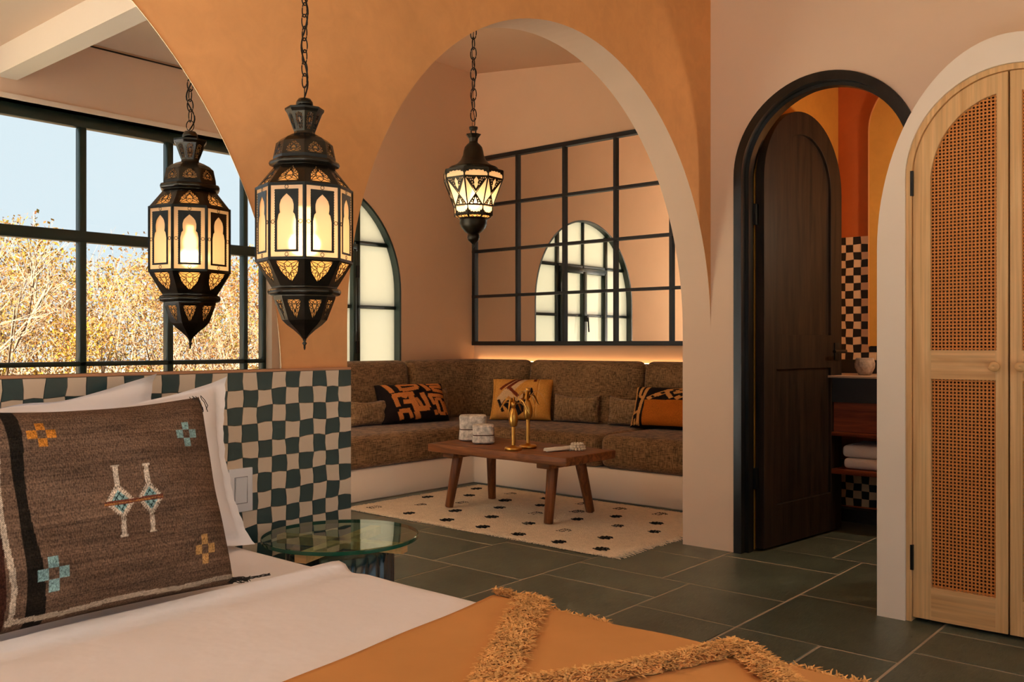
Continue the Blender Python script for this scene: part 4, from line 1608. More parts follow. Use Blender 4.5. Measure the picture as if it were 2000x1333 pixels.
# eight glazed panels
fn = face_map(R_(230), Z(862), R_(230), Z(512))
m = MB()
m.plate([(-0.99, 0.0), (0.99, 0.0), (0.99, 1.0), (-0.99, 1.0)], [[(-0.90, 0.022), (0.90, 0.022), (0.90, 0.978), (-0.90, 0.978)]], fn, 0.0012, -0.0008)
key = [(-0.53, 0.115), (0.53, 0.115), (0.53, 0.50), (0.46, 0.585), (0.37, 0.61), (0.40, 0.66), (0.40, 0.72), (0.33, 0.78), (0.20, 0.82), (0.0, 0.865), (-0.20, 0.82), (-0.33, 0.78), (-0.40, 0.72), (-0.40, 0.66), (-0.37, 0.61), (-0.46, 0.585), (-0.53, 0.50)]
m.plate([(-0.66, 0.085), (0.66, 0.085), (0.66, 0.925), (-0.66, 0.925)], [key], fn, 0.0018, 0.0004)
hw_, hh_ = R_(230) * math.sin(PI / 8), (512 - 862) * -K
for (s0, t0) in ((0.0, 0.052), (0.0, 0.955), (-0.78, 0.49), (0.78, 0.49)):
    m.tube([fn(s0 + 0.0044 * math.cos(a) / hw_, t0 + 0.0044 * math.sin(a) / hh_, 0.001) for a in [2 * PI * i / 12 for i in range(12)]], 0.0008, 5, True)
for i in range(24):
    t = 0.10 + 0.81 * i / 23
    for s0 in (-0.66, 0.66):
        p = fn(s0, t, 0.0018)
        m.box(p[0] - 0.0006, p[0] + 0.0006, p[1] - 0.0007, p[1] + 0.0007, p[2] - 0.0012, p[2] + 0.0012)
g = MB()
g.add([fn(u, v, -0.0014) for u, v in ((-0.97, 0.01), (0.97, 0.01), (0.97, 0.99), (-0.97, 0.99))], [(0, 1, 2, 3)])
L1.ring8('panel', m, g, CREAMG)
L1.seams('corner_bars', [(R_(232), Z(866)), (R_(232), Z(508))], 0.0020)
L1.solid('cornice', [(R_(226), Z(516)), (R_(235), Z(513)), (R_(235), Z(506)), (R_(226), Z(504))])
L1.pierced('upper_slope', R_(230), Z(508), R_(146), Z(402), [(-0.62, 0.12), (0.62, 0.12), (0.55, 0.5), (0.2, 0.74), (0.0, 0.9), (-0.2, 0.74), (-0.55, 0.5)])
L1.torus('upper_ring', R_(154), Z(384), R_(17))
L1.solid('upper_collar', [(R_(146), Z(404)), (R_(150), Z(372)), (R_(150), Z(352))])
L1.pierced('dome', R_(150), Z(354), R_(136), Z(285), [(-0.68, 0.14), (0.68, 0.14), (0.6, 0.55), (0.0, 0.96), (-0.6, 0.55)])
L1.solid('dome_top', [(R_(136), Z(286)), (R_(112), Z(264)), (R_(80), Z(247)), (R_(52), Z(236)), (R_(50), Z(226))])
L1.pierced('crown', R_(48), Z(230), R_(84), Z(135), [(-0.5, 0.15), (0.5, 0.15), (0.62, 0.55), (0.55, 0.86), (0.0, 0.95), (-0.55, 0.86), (-0.62, 0.55)], rr=0.0007)
L1.solid('crown_rim', [(R_(82), Z(138)), (R_(94), Z(122)), (R_(95), Z(112)), (R_(88), Z(120)), (R_(78), Z(136))])
L1.solid('cap', [(R_(34), Z(150)), (R_(36), Z(96)), (R_(42), Z(92)), (R_(40), Z(76)), (R_(30), Z(62)), (R_(8), Z(56))], 16)
m = MB()
zr = Z(28)
m.tube([(R_(22) * math.cos(t), 0, zr + R_(30) * math.sin(t)) for t in [2 * PI * i / 20 for i in range(20)]], 0.0013, 6, True)
m.build('hook_ring', CHAINM, L1.e, True)
L1.chain(Z(0), ZL - 0.983, 0.0295)
L1.light(Z(690), 0.5)

# --- niche lantern
L2 = Lantern('pendant_lantern', (3.585, 3.346, 1.0), math.atan2(-3.346, -3.585) + PI / 8 + 0.10, 'bell topped dark metal lantern hanging inside the arched seating niche', LAMPD, AMBERG)
K2 = 4.9 / 1779 / 4.763
L2.e.location.z = 1 + (671 - 484.5) / 1779 * 4.9
Z = lambda y: (1260 - y) * K2
R_ = lambda r: r * K2
L2.solid('finial', [(0.001, Z(1260)), (R_(10), Z(1248)), (R_(6), Z(1232)), (R_(22), Z(1215)), (R_(50), Z(1190)), (R_(60), Z(1165)), (R_(56), Z(1140)), (R_(50), Z(1128))], 16)
L2.solid('lower_bowl', [(R_(50), Z(1132)), (R_(84), Z(1108)), (R_(116), Z(1070)), (R_(128), Z(1035)), (R_(126), Z(1008)), (R_(132), Z(998)), (R_(140), Z(990))], 16)
L2.pierced('lower_ledge', R_(140), Z(992), R_(184), Z(966), [(-0.8, 0.2), (0.8, 0.2), (0.8, 0.8), (-0.8, 0.8)], rr=0.0012)


def glazed_band(nm, r1, y1, r2, y2, bars, plates):
    fn = face_map(R_(r1), Z(y1), R_(r2), Z(y2))
    m = MB()
    m.plate([(-1, 0), (1, 0), (1, 1), (-1, 1)], [[(-0.93, 0.04), (0.93, 0.04), (0.93, 0.96), (-0.93, 0.96)]], fn, 0.0015, -0.001)
    for (p, q_) in bars:
        m.bar(fn(*p, 0.0012), fn(*q_, 0.0012), 0.0022, 5)
    for (outer, hole) in plates:
        m.plate(outer, hole, fn, 0.0012, 0.0)
    g = MB()
    g.add([fn(u, v, -0.0016) for u, v in ((-0.98, 0.01), (0.98, 0.01), (0.98, 0.99), (-0.98, 0.99))], [(0, 1, 2, 3)])
    L2.ring8(nm, m, g, CREAMG)


def dots(pts, r=0.03, asp=1.0):
    return [[(x + r * math.cos(2 * PI * k / 6), y + asp * r * math.sin(2 * PI * k / 6)) for k in range(6)] for x, y in pts]


scal_top = [(-0.93, 0.98), (-0.93, 0.30), (-0.80, 0.55), (-0.66, 0.50), (-0.58, 0.72), (-0.40, 0.66), (-0.2, 0.76), (0.0, 0.68), (0.2, 0.76), (0.40, 0.66), (0.58, 0.72), (0.66, 0.50), (0.80, 0.55), (0.93, 0.30), (0.93, 0.98)]
scal_bot = [(x, 1 - y) for x, y in scal_top][::-1]
glazed_band('lower_band', 180, 966, 184, 886, [], [(scal_bot, [])])
up_tri = [(-0.95, 0.98), (0.95, 0.98), (0.04, 0.46), (-0.04, 0.46)]
lo_tri = [(-0.95, 0.02), (-0.04, 0.40), (0.04, 0.40), (0.95, 0.02)]
d_up = [[(0.0, 0.56), (0.20, 0.70), (0.14, 0.76), (0.22, 0.84), (0.0, 0.96), (-0.22, 0.84), (-0.14, 0.76), (-0.20, 0.70)]]
d_lo = [[(-0.2, 0.06), (0.2, 0.06), (0.12, 0.16), (0.0, 0.28), (-0.12, 0.16)]]
hu = dots([(-0.62, 0.92), (-0.45, 0.92), (-0.5, 0.85), (-0.34, 0.86), (-0.36, 0.77), (-0.28, 0.70), (0.62, 0.92), (0.45, 0.92), (0.5, 0.85), (0.34, 0.86), (0.36, 0.77), (0.28, 0.70), (-0.78, 0.93), (0.78, 0.93)], 0.045, 0.55)
hl = dots([(-0.55, 0.07), (-0.4, 0.07), (-0.38, 0.14), (0.55, 0.07), (0.4, 0.07), (0.38, 0.14), (-0.22, 0.22), (0.22, 0.22)], 0.05, 0.5)
glazed_band('tapered_panel', 186, 884, 284, 632, [((-0.98, 0.0), (0.98, 1.0)), ((0.98, 0.0), (-0.98, 1.0)), ((0, 0.0), (0, 0.0))], [(up_tri, d_up + hu), (lo_tri, d_lo + hl)])
glazed_band('upper_band', 284, 632, 286, 560, [], [(scal_top, [])])
L2.seams('corner_bars', [(R_(182), Z(968)), (R_(186), Z(884)), (R_(285), Z(632)), (R_(287), Z(558))], 0.003)
L2.solid('cornice', [(R_(286), Z(562)), (R_(288), Z(552)), (R_(226), Z(545))])
L2.solid('bell_rim', [(R_(222), Z(548)), (R_(232), Z(540)), (R_(232), Z(524)), (R_(222), Z(516))], 32)
L2.solid('bell', [(R_(226), Z(522)), (R_(190), Z(505)), (R_(150), Z(480)), (R_(118), Z(445)), (R_(98), Z(400)), (R_(93), Z(365)), (R_(82), Z(325)), (R_(62), Z(300)), (R_(42), Z(284)), (R_(40), Z(272))], 32)
L2.solid('crown', [(R_(40), Z(276)), (R_(46), Z(240)), (R_(74), Z(206)), (R_(70), Z(204)), (R_(38), Z(236))])
m = MB()
for k in range(4):
    a = k * PI / 2 + 0.4
    m.bar((R_(30) * math.cos(a), R_(30) * math.sin(a), Z(240)), (R_(30) * math.cos(a), R_(30) * math.sin(a), Z(158)), R_(5))
m.build('cap_posts', LAMPD, L2.e)
L2.solid('cap', [(R_(36), Z(164)), (R_(40), Z(150)), (R_(42), Z(136)), (R_(8), Z(132))], 16)
m = MB()
m.tube([(R_(24) * math.cos(t), 0, Z(100) + R_(32) * math.sin(t)) for t in [2 * PI * i / 20 for i in range(20)]], 0.0016, 6, True)
m.build('hook_ring', CHAINM, L2.e, True)
L2.chain(Z(70), (3.27 - 0.111 * (YL - 3.346)) - L2.e.location.z - 0.002, 0.055)
L2.light(Z(770), 2.0)

# ------------------------------------------------------------------ bed
bed = empty('bed', (0.25, 1.0, 0))
tag(bed, 'wide bed with white linen in front of the checkered headboard', 'bed')
boxpart('base', -0.99, 0.99, -1.0, 1.10, 0.02, 0.26, plain('bed_base', lin(150, 120, 90), 0.8), bed, 0.02)


def sheet(name, x0, x1, y0, y1, ztop, drop, mat, parent, nx, ny, amp, ridge=None, seed=1, yfn=None, ox=0, oy=0, puff=0.0, noleft=False):
    rg = random.Random(seed)
    ph = [rg.uniform(0, 6.28) for _ in range(12)]
    vs = []
    R0 = 0.045
    us = []
    for i in range(nx + 1):
        us.append(i / nx)
    for j in range(ny + 1):
        for i in range(nx + 1):
            # profile across: flat top with rounded shoulders and a drop on each side
            t = us[i]
            W = x1 - x0
            total = W - 2 * R0 + PI * R0 + 2 * drop
            s0 = drop + PI / 2 * R0 if noleft else 0.0
            s_ = s0 + t * (total - s0)
            if s_ < drop:
                x, z = x0, -R0 - (drop - s_)
            elif s_ < drop + PI / 2 * R0:
                a = (s_ - drop) / R0
                x, z = x0 + R0 - R0 * math.cos(a), -R0 + R0 * math.sin(a)
            elif s_ < drop + PI / 2 * R0 + W - 2 * R0:
                x, z = x0 + R0 + (s_ - drop - PI / 2 * R0), 0.0
            elif s_ < drop + PI * R0 + W - 2 * R0:
                a = (s_ - drop - PI / 2 * R0 - (W - 2 * R0)) / R0
                x, z = x1 - R0 + R0 * math.sin(a), -R0 + R0 * math.cos(a)
            else:
                x, z = x1, -R0 - (s_ - drop - PI * R0 - (W - 2 * R0))
            ya, yb = (yfn(x) if yfn else (y0, y1))
            y = ya + (yb - ya) * j / ny
            flat = 1.0 if z > -0.02 else 0.35
            wv = amp * flat * (math.sin(7 * x + 3 * y + ph[0]) * 0.5 + math.sin(13 * y - 5 * x + ph[1]) * 0.35 + math.sin(23 * x + 11 * y + ph[2]) * 0.18 + math.sin(31 * y + 17 * x + ph[3]) * 0.14)
            zz = ztop + z + wv
            if puff:
                zz += puff * math.sin(PI * min(1, max(0, (y - ya) / (yb - ya)))) * flat
            if ridge:
                for (ry, rh, rw) in ridge:
                    rr = ry + 0.008 * math.sin(4 * x + ph[5])
                    zz += rh * math.exp(-((y - rr) / rw) ** 2) * (1 if z > -0.02 else 0.4)
            vs.append((x - ox, y - oy, zz))
    fs = [(j * (nx + 1) + i, j * (nx + 1) + i + 1, (j + 1) * (nx + 1) + i + 1, (j + 1) * (nx + 1) + i) for j in range(ny) for i in range(nx)]
    b = MB()
    b.add(vs, fs)
    o = b.build(name, mat, parent, True, fix=False)
    return o


sheet('mattress', -0.76, 1.262, -0.02, 2.10, 0.512, 0.20, LINEN, bed, 110, 120, 0.0016, None, 4, None, 0.25, 1.0)
dv = sheet('duvet', -0.77, 1.272, -0.06, 1.563, 0.520, 0.24, COTTON, None, 130, 140, 0.0022, [(1.548, 0.015, 0.010), (1.50, -0.004, 0.025)], 8)
sol = dv.modifiers.new('thickness', 'SOLIDIFY')
sol.thickness = 0.012
sol.offset = -1
tag(dv, 'smooth white duvet with a raised fold spread over the bed', 'duvet')

# mustard throw with tufted bands
th = empty('throw_blanket', (0.25, 0.5, 0.53))
tag(th, 'mustard orange throw with shaggy tufted bands on the near corner of the bed', 'blanket')
edge = lambda x: (-0.10, 1.045 + 0.14 * (x - 0.728))
o = sheet('cloth', 0.50, 1.290, 0, 1, 0.536, 0.26, MUSTARD, th, 90, 110, 0.0030, [(0.75, 0.006, 0.14), (0.2, 0.006, 0.2)], 15, edge, 0.25, 0.5, noleft=True)
o.location = (0, 0, -0.53)
sol = o.modifiers.new('thickness', 'SOLIDIFY')
sol.thickness = 0.010
sol.offset = -1


def ztop(x, y):
    R0 = 0.045
    z = 0.540 + 0.006 * math.exp(-((y - 0.75) / 0.14) ** 2)
    if x > 1.29 - R0:
        a = min(1.0, (x - (1.29 - R0)) / R0)
        z -= R0 * (1 - math.sqrt(max(0, 1 - a * a)))
    return z


def tuft_band(path, width, height, strands, seed):
    rg = random.Random(seed)
    b = MB()
    # padded core
    pts = [Vector((x, y, ztop(x, y) + height * 0.05)) for x, y in path]
    dense = []
    for p, q_ in zip(pts[:-1], pts[1:]):
        for k in range(14):
            dense.append(p.lerp(q_, k / 14))
    dense.append(pts[-1])
    vs, fs = [], []
    for i, p in enumerate(dense):
        d = (dense[min(i + 1, len(dense) - 1)] - dense[max(i - 1, 0)]).normalized()
        s_ = Vector((-d.y, d.x, 0)).normalized()
        ww = width * (0.9 + 0.18 * math.sin(i * 0.9 + seed) + rg.uniform(-.06, .06))
        for k in range(7):
            a = PI * k / 6
            x, y = p.x + s_.x * ww / 2 * math.cos(a), p.y + s_.y * ww / 2 * math.cos(a)
            vs.append((x - 0.25, y - 0.5, ztop(x, y) + height * 0.55 * math.sin(a) * rg.uniform(0.7, 1.2) - 0.002 - 0.53))
    for i in range(len(dense) - 1):
        for k in range(6):
            fs.append((i * 7 + k, i * 7 + k + 1, i * 7 + 8 + k, i * 7 + 7 + k))
    b.add(vs, fs)
    for _ in range(strands):
        t = rg.random() * (len(dense) - 1.001)
        i = int(t)
        p = dense[i].lerp(dense[i + 1], t - i)
        d = (dense[i + 1] - dense[i]).normalized()
        s_ = Vector((-d.y, d.x, 0)).normalized()
        off = rg.uniform(-1, 1)
        x, y = p.x + s_.x * off * width / 2, p.y + s_.y * off * width / 2
        z0_ = ztop(x, y) + height * 0.45 * math.sqrt(max(0, 1 - off * off)) - 0.003
        ang = rg.uniform(0, 2 * PI)
        lean = rg.uniform(0.35, 1.2)
        ln = rg.uniform(0.010, 0.019)
        dv_ = Vector((math.cos(ang) * lean + s_.x * off * 0.5, math.sin(ang) * lean + s_.y * off * 0.5, 1.0)).normalized()
        p0 = Vector((x - 0.25, y - 0.5, z0_ - 0.53))
        p1 = p0 + dv_ * ln * 0.55
        dv2 = (dv_ + Vector((math.cos(ang) * 0.9, math.sin(ang) * 0.9, -0.7))).normalized()
        p2 = p1 + dv2 * ln * 0.5
        wv = Vector((-math.sin(ang), math.cos(ang), 0)) * rg.uniform(0.0010, 0.0019)
        b.add([p0 - wv, p0 + wv, p1 + wv, p1 - wv, p2 + wv * 0.5, p2 - wv * 0.5], [(0, 1, 2, 3), (3, 2, 4, 5)])
    tag(b.build('tufted_band', FRINGE, th, False, fix=False), kind='stuff')


tuft_band([(1.285, 1.045), (1.20, 0.995), (1.05, 0.90), (0.93, 0.825), (0.80, 0.745), (0.6, 0.62)], 0.055, 0.018, 5200, 1)
tuft_band([(0.70, 0.915), (0.87, 0.80), (1.035, 0.708), (1.16, 0.66), (1.262, 0.630)], 0.034, 0.017, 3600, 2)
tuft_band([(1.288, 0.655), (1.23, 0.595), (1.17, 0.52), (1.09, 0.44), (0.95, 0.33)], 0.040, 0.018, 3600, 3)
tuft_band([(1.262, 1.118), (1.287, 1.06), (1.291, 0.98), (1.291, 0.885)], 0.018, 0.012, 2000, 4)
tuft_band([(1.291, 0.68), (1.291, 0.60), (1.291, 0.52), (1.291, 0.44), (1.291, 0.36), (1.291, 0.25)], 0.022, 0.014, 2800, 5)

# pillows
o = pillow('bed_pillow', 0.78, 0.412, 0.08, COTTON, (0.705, 2.035, 0.514), (1, 0, 0), (0, 0.025, 0.40), None, 70, 44, 0.05, sag=0.05, power=3.0, seed=21, rough=0.006, flange=0.05)
tag(o, 'white pillow furthest back against the headboard, its corner left of the other', 'pillow', 'white bed pillows')
o = pillow('bed_pillow', 0.80, 0.415, 0.12, COTTON, (0.850, 1.885, 0.522), (1, 0.0, 0), (0, 0.12, 0.40), None, 70, 44, 0.10, sag=0.05, power=3.0, seed=25, rough=0.007, flange=0.06)
tag(o, 'white pillow directly behind the brown cushion, nearest the light switch', 'pillow', 'white bed pillows')

# brown woven cushion with embroidery
BR_ = lin(116, 92, 74)
IV_ = lin(226, 210, 188)
TL_ = lin(150, 190, 190)
OG_ = lin(216, 140, 52)
TNN = lin(206, 160, 100)
BLK = lin(36, 30, 24)
CW, CH, CXL = 0.505, 0.380, 0.030     # CXL: local x of the cushion's middle in the measured frame


def cloc(x, y):
    return ((x - CXL) / CW + 0.5, y / CH)


shp = [([cloc(-0.112, 0.0), cloc(-0.112, CH), cloc(-0.086, CH), cloc(-0.095, 0.2), cloc(-0.080, 0.0)], BLK),
       ([cloc(-0.215, 0.0), cloc(-0.215, CH), cloc(-0.135, CH), cloc(-0.142, 0.0)], lin(70, 40, 30))]


def cross(cx_, cy_, a, h, c):
    for dx, dy in ((0, 1), (0, -1), (1, 0), (-1, 0)):
        x, y = cx_ + dx * a, cy_ + dy * h
        shp.append(([cloc(x - a / 2, y - h / 2), cloc(x + a / 2, y - h / 2), cloc(x + a / 2, y + h / 2), cloc(x - a / 2, y + h / 2)], c))


cross(-0.058, 0.3145, 0.0168, 0.0158, OG_)
cross(0.212, 0.2945, 0.0155, 0.0165, TL_)
cross(-0.071, 0.0755, 0.0170, 0.0185, TL_)
cross(0.208, 0.0712, 0.0140, 0.0180, TNN)


def poly(pts, c):
    shp.append(([cloc(*p) for p in pts], c))


for (cx_, top_, bot, lf, rt, up_, dn) in ((0.0548, 0.2107, 0.1462, 0.0279, 0.0825, 0.2448, 0.1166), (0.1103, 0.2086, 0.1457, 0.0862, 0.1353, 0.2410, 0.1170)):
    cy_ = 0.178
    poly([(cx_ - 0.0045, top_ - 0.004), (cx_ + 0.0045, top_ - 0.004), (cx_ + 0.0055, up_), (cx_ - 0.0035, up_)], IV_)
    poly([(cx_ - 0.0065, up_ - 0.004), (cx_ + 0.008, up_ - 0.004), (cx_ + 0.008, up_), (cx_ - 0.0065, up_)], IV_)
    poly([(cx_ - 0.0045, bot + 0.004), (cx_ + 0.0045, bot + 0.004), (cx_ + 0.0035, dn), (cx_ - 0.0055, dn)], IV_)
    poly([(cx_ - 0.008, dn + 0.004), (cx_ + 0.0065, dn + 0.004), (cx_ + 0.0065, dn), (cx_ - 0.008, dn)], IV_)
    poly([(cx_, top_ + 0.002), (rt, cy_), (cx_, bot - 0.002), (lf, cy_)], IV_)
    # stitched teeth along the diamond's edges
    for e0, e1 in (((cx_, top_), (rt, cy_)), ((rt, cy_), (cx_, bot)), ((cx_, bot), (lf, cy_)), ((lf, cy_), (cx_, top_))):
        for k in range(9):
            t0 = (k + 0.62) / 9
            p_ = (e0[0] + (e1[0] - e0[0]) * t0, e0[1] + (e1[1] - e0[1]) * t0)
            nx_, ny_ = (p_[0] - cx_), (p_[1] - cy_)
            l_ = math.hypot(nx_, ny_)
            poly(stroke((p_[0] + nx_ / l_ * 0.003, p_[1] + ny_ / l_ * 0.003), (p_[0] - nx_ / l_ * 0.0035, p_[1] - ny_ / l_ * 0.0035), 0.0013), BR_)
    s_ = 0.66
    poly([(cx_, cy_ + (top_ - cy_) * s_), (cx_ + (rt - cx_) * s_, cy_), (cx_, cy_ + (bot - cy_) * s_), (cx_ + (lf - cx_) * s_, cy_)], TL_)
    for k in (-0.33, 0.0, 0.33):
        w2 = (rt - lf) / 2 * s_
        h2 = (top_ - bot) / 2 * s_
        for sg in (1, -1):
            a_ = (cx_ + w2 * (0.5 + k / 1.0) * sg, cy_ + h2 * (0.5 - k))
            b_ = (cx_ + w2 * (-0.5 + k) * sg, cy_ + h2 * (-0.5 - k))
            poly(stroke(a_, b_, 0.0017), lin(30, 60, 58))
poly([(0.0265, 0.172), (0.1355, 0.1745), (0.1355, 0.1825), (0.0265, 0.180)], lin(128, 74, 56))
poly([(0.0265, 0.174), (0.1355, 0.1765), (0.1355, 0.1785), (0.0265, 0.176)], lin(190, 130, 70))
pf = rects_fn(BR_, shp)
prng = random.Random(5)
rowshade = [prng.uniform(0.72, 1.2) for _ in range(400)]


def brown(u, v):
    if u < 0:
        return BR_
    c = pf(u, v)
    x = (u - 0.5) * CW + CXL
    y = v * CH
    # woven border lines
    if (abs(y - (0.0118 + 0.002 * math.sin(x * 30))) < 0.0042 and x > -0.14) or (abs(x - (-0.1345 + 0.004 * math.sin(y * 26))) < 0.0045 and y > 0.008):
        return IV_ if (int(y / 0.0014) + int(x / 0.0014)) % 2 else lin(150, 130, 108)
    if c == BR_ or c == BLK:
        k = rowshade[int(v * 300)] * (0.86 + 0.28 * (((int(u * 300) * 7919 + int(v * 300) * 104729) % 101) / 101.0))
        return (c[0] * k, c[1] * k, c[2] * k, 1)
    if (int(x / 0.0022) + int(y / 0.0022)) % 2 == 0:
        return (c[0] * 0.8, c[1] * 0.8, c[2] * 0.8, 1)
    return c


BROWNC = attr_mat('brown_handwoven', 0.95, 420, 0.6, 0.9, 0.1, 0.36)
bc = pillow('woven_cushion', CW, CH, 0.135, BROWNC, (0.71 + CXL, 1.565, 0.532), (1, 0, 0), (0, 0.125, 0.36), brown, 330, 270, 0.03, sag=0.012, power=4.0, seed=31, rough=0.004)
tag(bc, 'large brown handwoven cushion with embroidered crosses and diamonds on the bed', 'cushion')
b = MB()
pts = []
for i in range(60):
    v = -0.97 + 1.90 * i / 59
    pts.append((CW / 2 * (1 - 0.03 * (1 - v * v)) + 0.001, CH / 2 * v + CH / 2, 0.003 + 0.0015 * math.sin(i * 1.3)))
b.tube(pts, 0.0022, 6)
c_ = b.build('edge_cord', plain('ivory_cord', IV_, 0.9), bc, True)
b = MB()
for (px_, py_, dx, dy) in ((CW / 2 - 0.012, CH - 0.004, 0.008, -0.030), (CW / 2 - 0.01, 0.008, 0.035, -0.006)):
    for k in range(16):
        a = rnd.uniform(-0.012, 0.012)
        p0 = Vector((px_ + a, py_ + rnd.uniform(-0.004, 0.004), rnd.uniform(0.0, 0.012)))
        pts = [p0]
        for s_ in range(1, 5):
            t = s_ / 4
            pts.append(p0 + Vector((dx * t + rnd.uniform(-.003, .003), dy * t + rnd.uniform(-.003, .003), 0.006 * math.sin(t * 3))))
        b.tube(pts, 0.0009, 4)
for k in range(3):
    p0 = Vector((CW / 2 + 0.012, 0.004, 0.006))
    pts = [p0 + Vector((0.012 * s_, -0.0005 * s_ + 0.002 * math.sin(s_ * 1.5 + k * 2.1), 0.010 * math.sin(s_ * 0.8 + k) * 0.3 + 0.003 * s_)) for s_ in range(6)]
    b.tube(pts, 0.0009, 4)
tag(b.build('tassel', plain('dark_thread', lin(44, 36, 28), 0.9), bc), kind='stuff')

# ------------------------------------------------------------------ bedside table
tb = empty('side_table', (1.505, 1.875, 0))
tag(tb, 'round glass bedside table on a dark teal fluted drum beside the bed', 'table')
ZT = 0.505
b = MB()
b.lathe([(0.196, ZT - 0.012), (0.2, ZT - 0.010), (0.2, ZT - 0.002), (0.198, ZT)], 96)
b.build('glass_top', TGLASS, tb, False)
b = MB()
pr = [(0.2003, ZT - 0.0105), (0.2008, ZT - 0.006), (0.2003, ZT - 0.0015)]
vs, fs = [], []
for (r_, z_) in pr:
    for i in range(96):
        t = 2 * PI * i / 96
        vs.append((r_ * math.cos(t), r_ * math.sin(t), z_))
for j in range(2):
    for i in range(96):
        fs.append((j * 96 + i, j * 96 + (i + 1) % 96, (j + 1) * 96 + (i + 1) % 96, (j + 1) * 96 + i))
b.add(vs, fs)
b.build('glass_rim', TEDGE, tb, True)
for a in (0.35, 0.35 + PI / 2):
    b = MB()
    b.box(-0.185, 0.185, -0.016, 0.016, ZT - 0.034, ZT - 0.0125)
    o = b.build('support_bar', PINE_H, tb)
    o.rotation_euler = (0, 0, a)
b = MB()
b.lathe([(0.128, 0.002), (0.135, 0.006), (0.135, ZT - 0.040), (0.128, ZT - 0.035)], 240, rib=lambda t: 1 + 0.045 * (abs(math.cos(t * 12)) - 0.5))
b.build('fluted_drum', FLUTE, tb, True)

# ------------------------------------------------------------------ bathroom beyond the black door
vn = empty('bathroom_vanity', (4.98, 1.25, 0))
tag(vn, 'dark bathroom vanity with open wooden shelves seen through the doorway', 'vanity')
VX, VY = 4.98, 1.25
boxpart('counter', 4.74 - VX, 5.195 - VX, 0.5 - VY, 1.98 - VY, 0.818, 0.830, STONE_TOP, vn, 0.002)
boxpart('apron', 4.755 - VX, 4.80 - VX, 0.5 - VY, 1.98 - VY, 0.690, 0.8175, VANB, vn)
boxpart('drawer_front', 4.775 - VX, 4.80 - VX, 0.5 - VY, 1.98 - VY, 0.535, 0.6895, MAHOG, vn)
boxpart('shelf', 4.75 - VX, 5.18 - VX, 0.5 - VY, 1.975 - VY, 0.512, 0.532, MAHOG, vn, 0.002)
boxpart('shelf', 4.75 - VX, 5.18 - VX, 0.5 - VY, 1.975 - VY, 0.312, 0.338, MAHOG, vn, 0.002)
boxpart('side_panel', 4.76 - VX, 5.18 - VX, 0.48 - VY, 0.5 - VY, 0.0, 0.818, VANB, vn)
boxpart('splash_back', 5.175 - VX, 5.195 - VX, 0.5 - VY, 1.98 - VY, 0.831, 0.905, VANB, vn)
boxpart('plinth', 5.10 - VX, 5.18 - VX, 0.5 - VY, 1.975 - VY, 0.0, 0.07, VANB, vn)
for k, (z0_, hh) in enumerate(((0.3385, 0.058), (0.3975, 0.066))):
    b = MB()
    b.box(4.79, 5.10, 1.40, 1.805, 0, hh)
    o = b.build('folded_towel', TOWEL)
    for v in o.data.vertices:
        v.co.x -= 4.945
        v.co.y -= 1.60
    o.location = (4.945, 1.60 + 0.006 * k, z0_)
    bevel(o, 0.024, 5)
    s_ = o.modifiers.new('sub', 'SUBSURF')
    s_.levels = s_.render_levels = 1
    tag(o, 'white folded towel, the upper of the pair on the vanity shelf' if k else 'white folded towel, the lower of the pair on the vanity shelf', 'towel', 'folded towels')
pt = MB()
pt.lathe([(0.026, 0.0), (0.034, 0.004), (0.050, 0.040), (0.052, 0.062), (0.046, 0.088), (0.043, 0.092), (0.039, 0.090), (0.044, 0.062), (0.036, 0.02), (0.002, 0.012)], 28)
o = pt.build('stone_pot', POTM, None, True)
o.location = (4.90, 1.728, 0.8305)
tag(o, 'rough grey stone pot standing on the bathroom vanity counter', 'pot')

# checker tiling on the bathroom back wall
bt = empty('checker_splashback', (5.195, 1.4, 0.905))
tag(bt, 'black and beige checkerboard tiles on the bathroom back wall above the vanity', 'tiling')
boxpart('bed_mortar', -0.001, 0.005, 0.5 - 1.4, 1.983 - 1.4, 0.0, 0.70, JOINT, bt)
PB = 0.0437


def bnode(i, j):
    q_ = random.Random(i * 733 + j * 5077)
    return (1.983 - i * PB + (q_.uniform(-0.003, 0.003) if i else 0), 1.605 - j * PB + (q_.uniform(-0.003, 0.003) if j else 0))


lower = MB()
for i in range(33):
    for j in range(37):
        L4 = [bnode(i, j), bnode(i, j + 1), bnode(i + 1, j + 1), bnode(i + 1, j)]
        cx_, cz_ = sum(p[0] for p in L4) / 4, sum(p[1] for p in L4) / 4
        if 0.08 < cz_ < 0.34 and i < 14:
            k0 = [(0.0, y - 1.4, z - 0.905) for y, z in L4] + [(0.004, y - 1.4, z - 0.905) for y, z in L4]
            lower.add(k0, [(0, 1, 2, 3)] + [(k, (k + 1) % 4, 4 + (k + 1) % 4, 4 + k) for k in range(4)], (i + j) % 2)
        if cz_ < 0.91 or i > 8:
            continue
        m = MB()
        pts = [(-0.004, y - cx_, z - cz_) for y, z in L4] + [(0.001, y - cx_, z - cz_) for y, z in L4]
        s_ = 0.965
        pts = [(x, y * s_, z * s_) for x, y, z in pts]
        m.add(pts, [(0, 1, 2, 3)] + [(k, (k + 1) % 4, 4 + (k + 1) % 4, 4 + k) for k in range(4)])
        o = m.build('tile', TILE_K if (i + j) % 2 == 0 else TILE_B, bt)
        o.location = (0, cx_ - 1.4, cz_ - 0.905)
tag(lower.build('lower_tile_field', [TILE_K, TILE_B], bt), kind='stuff')

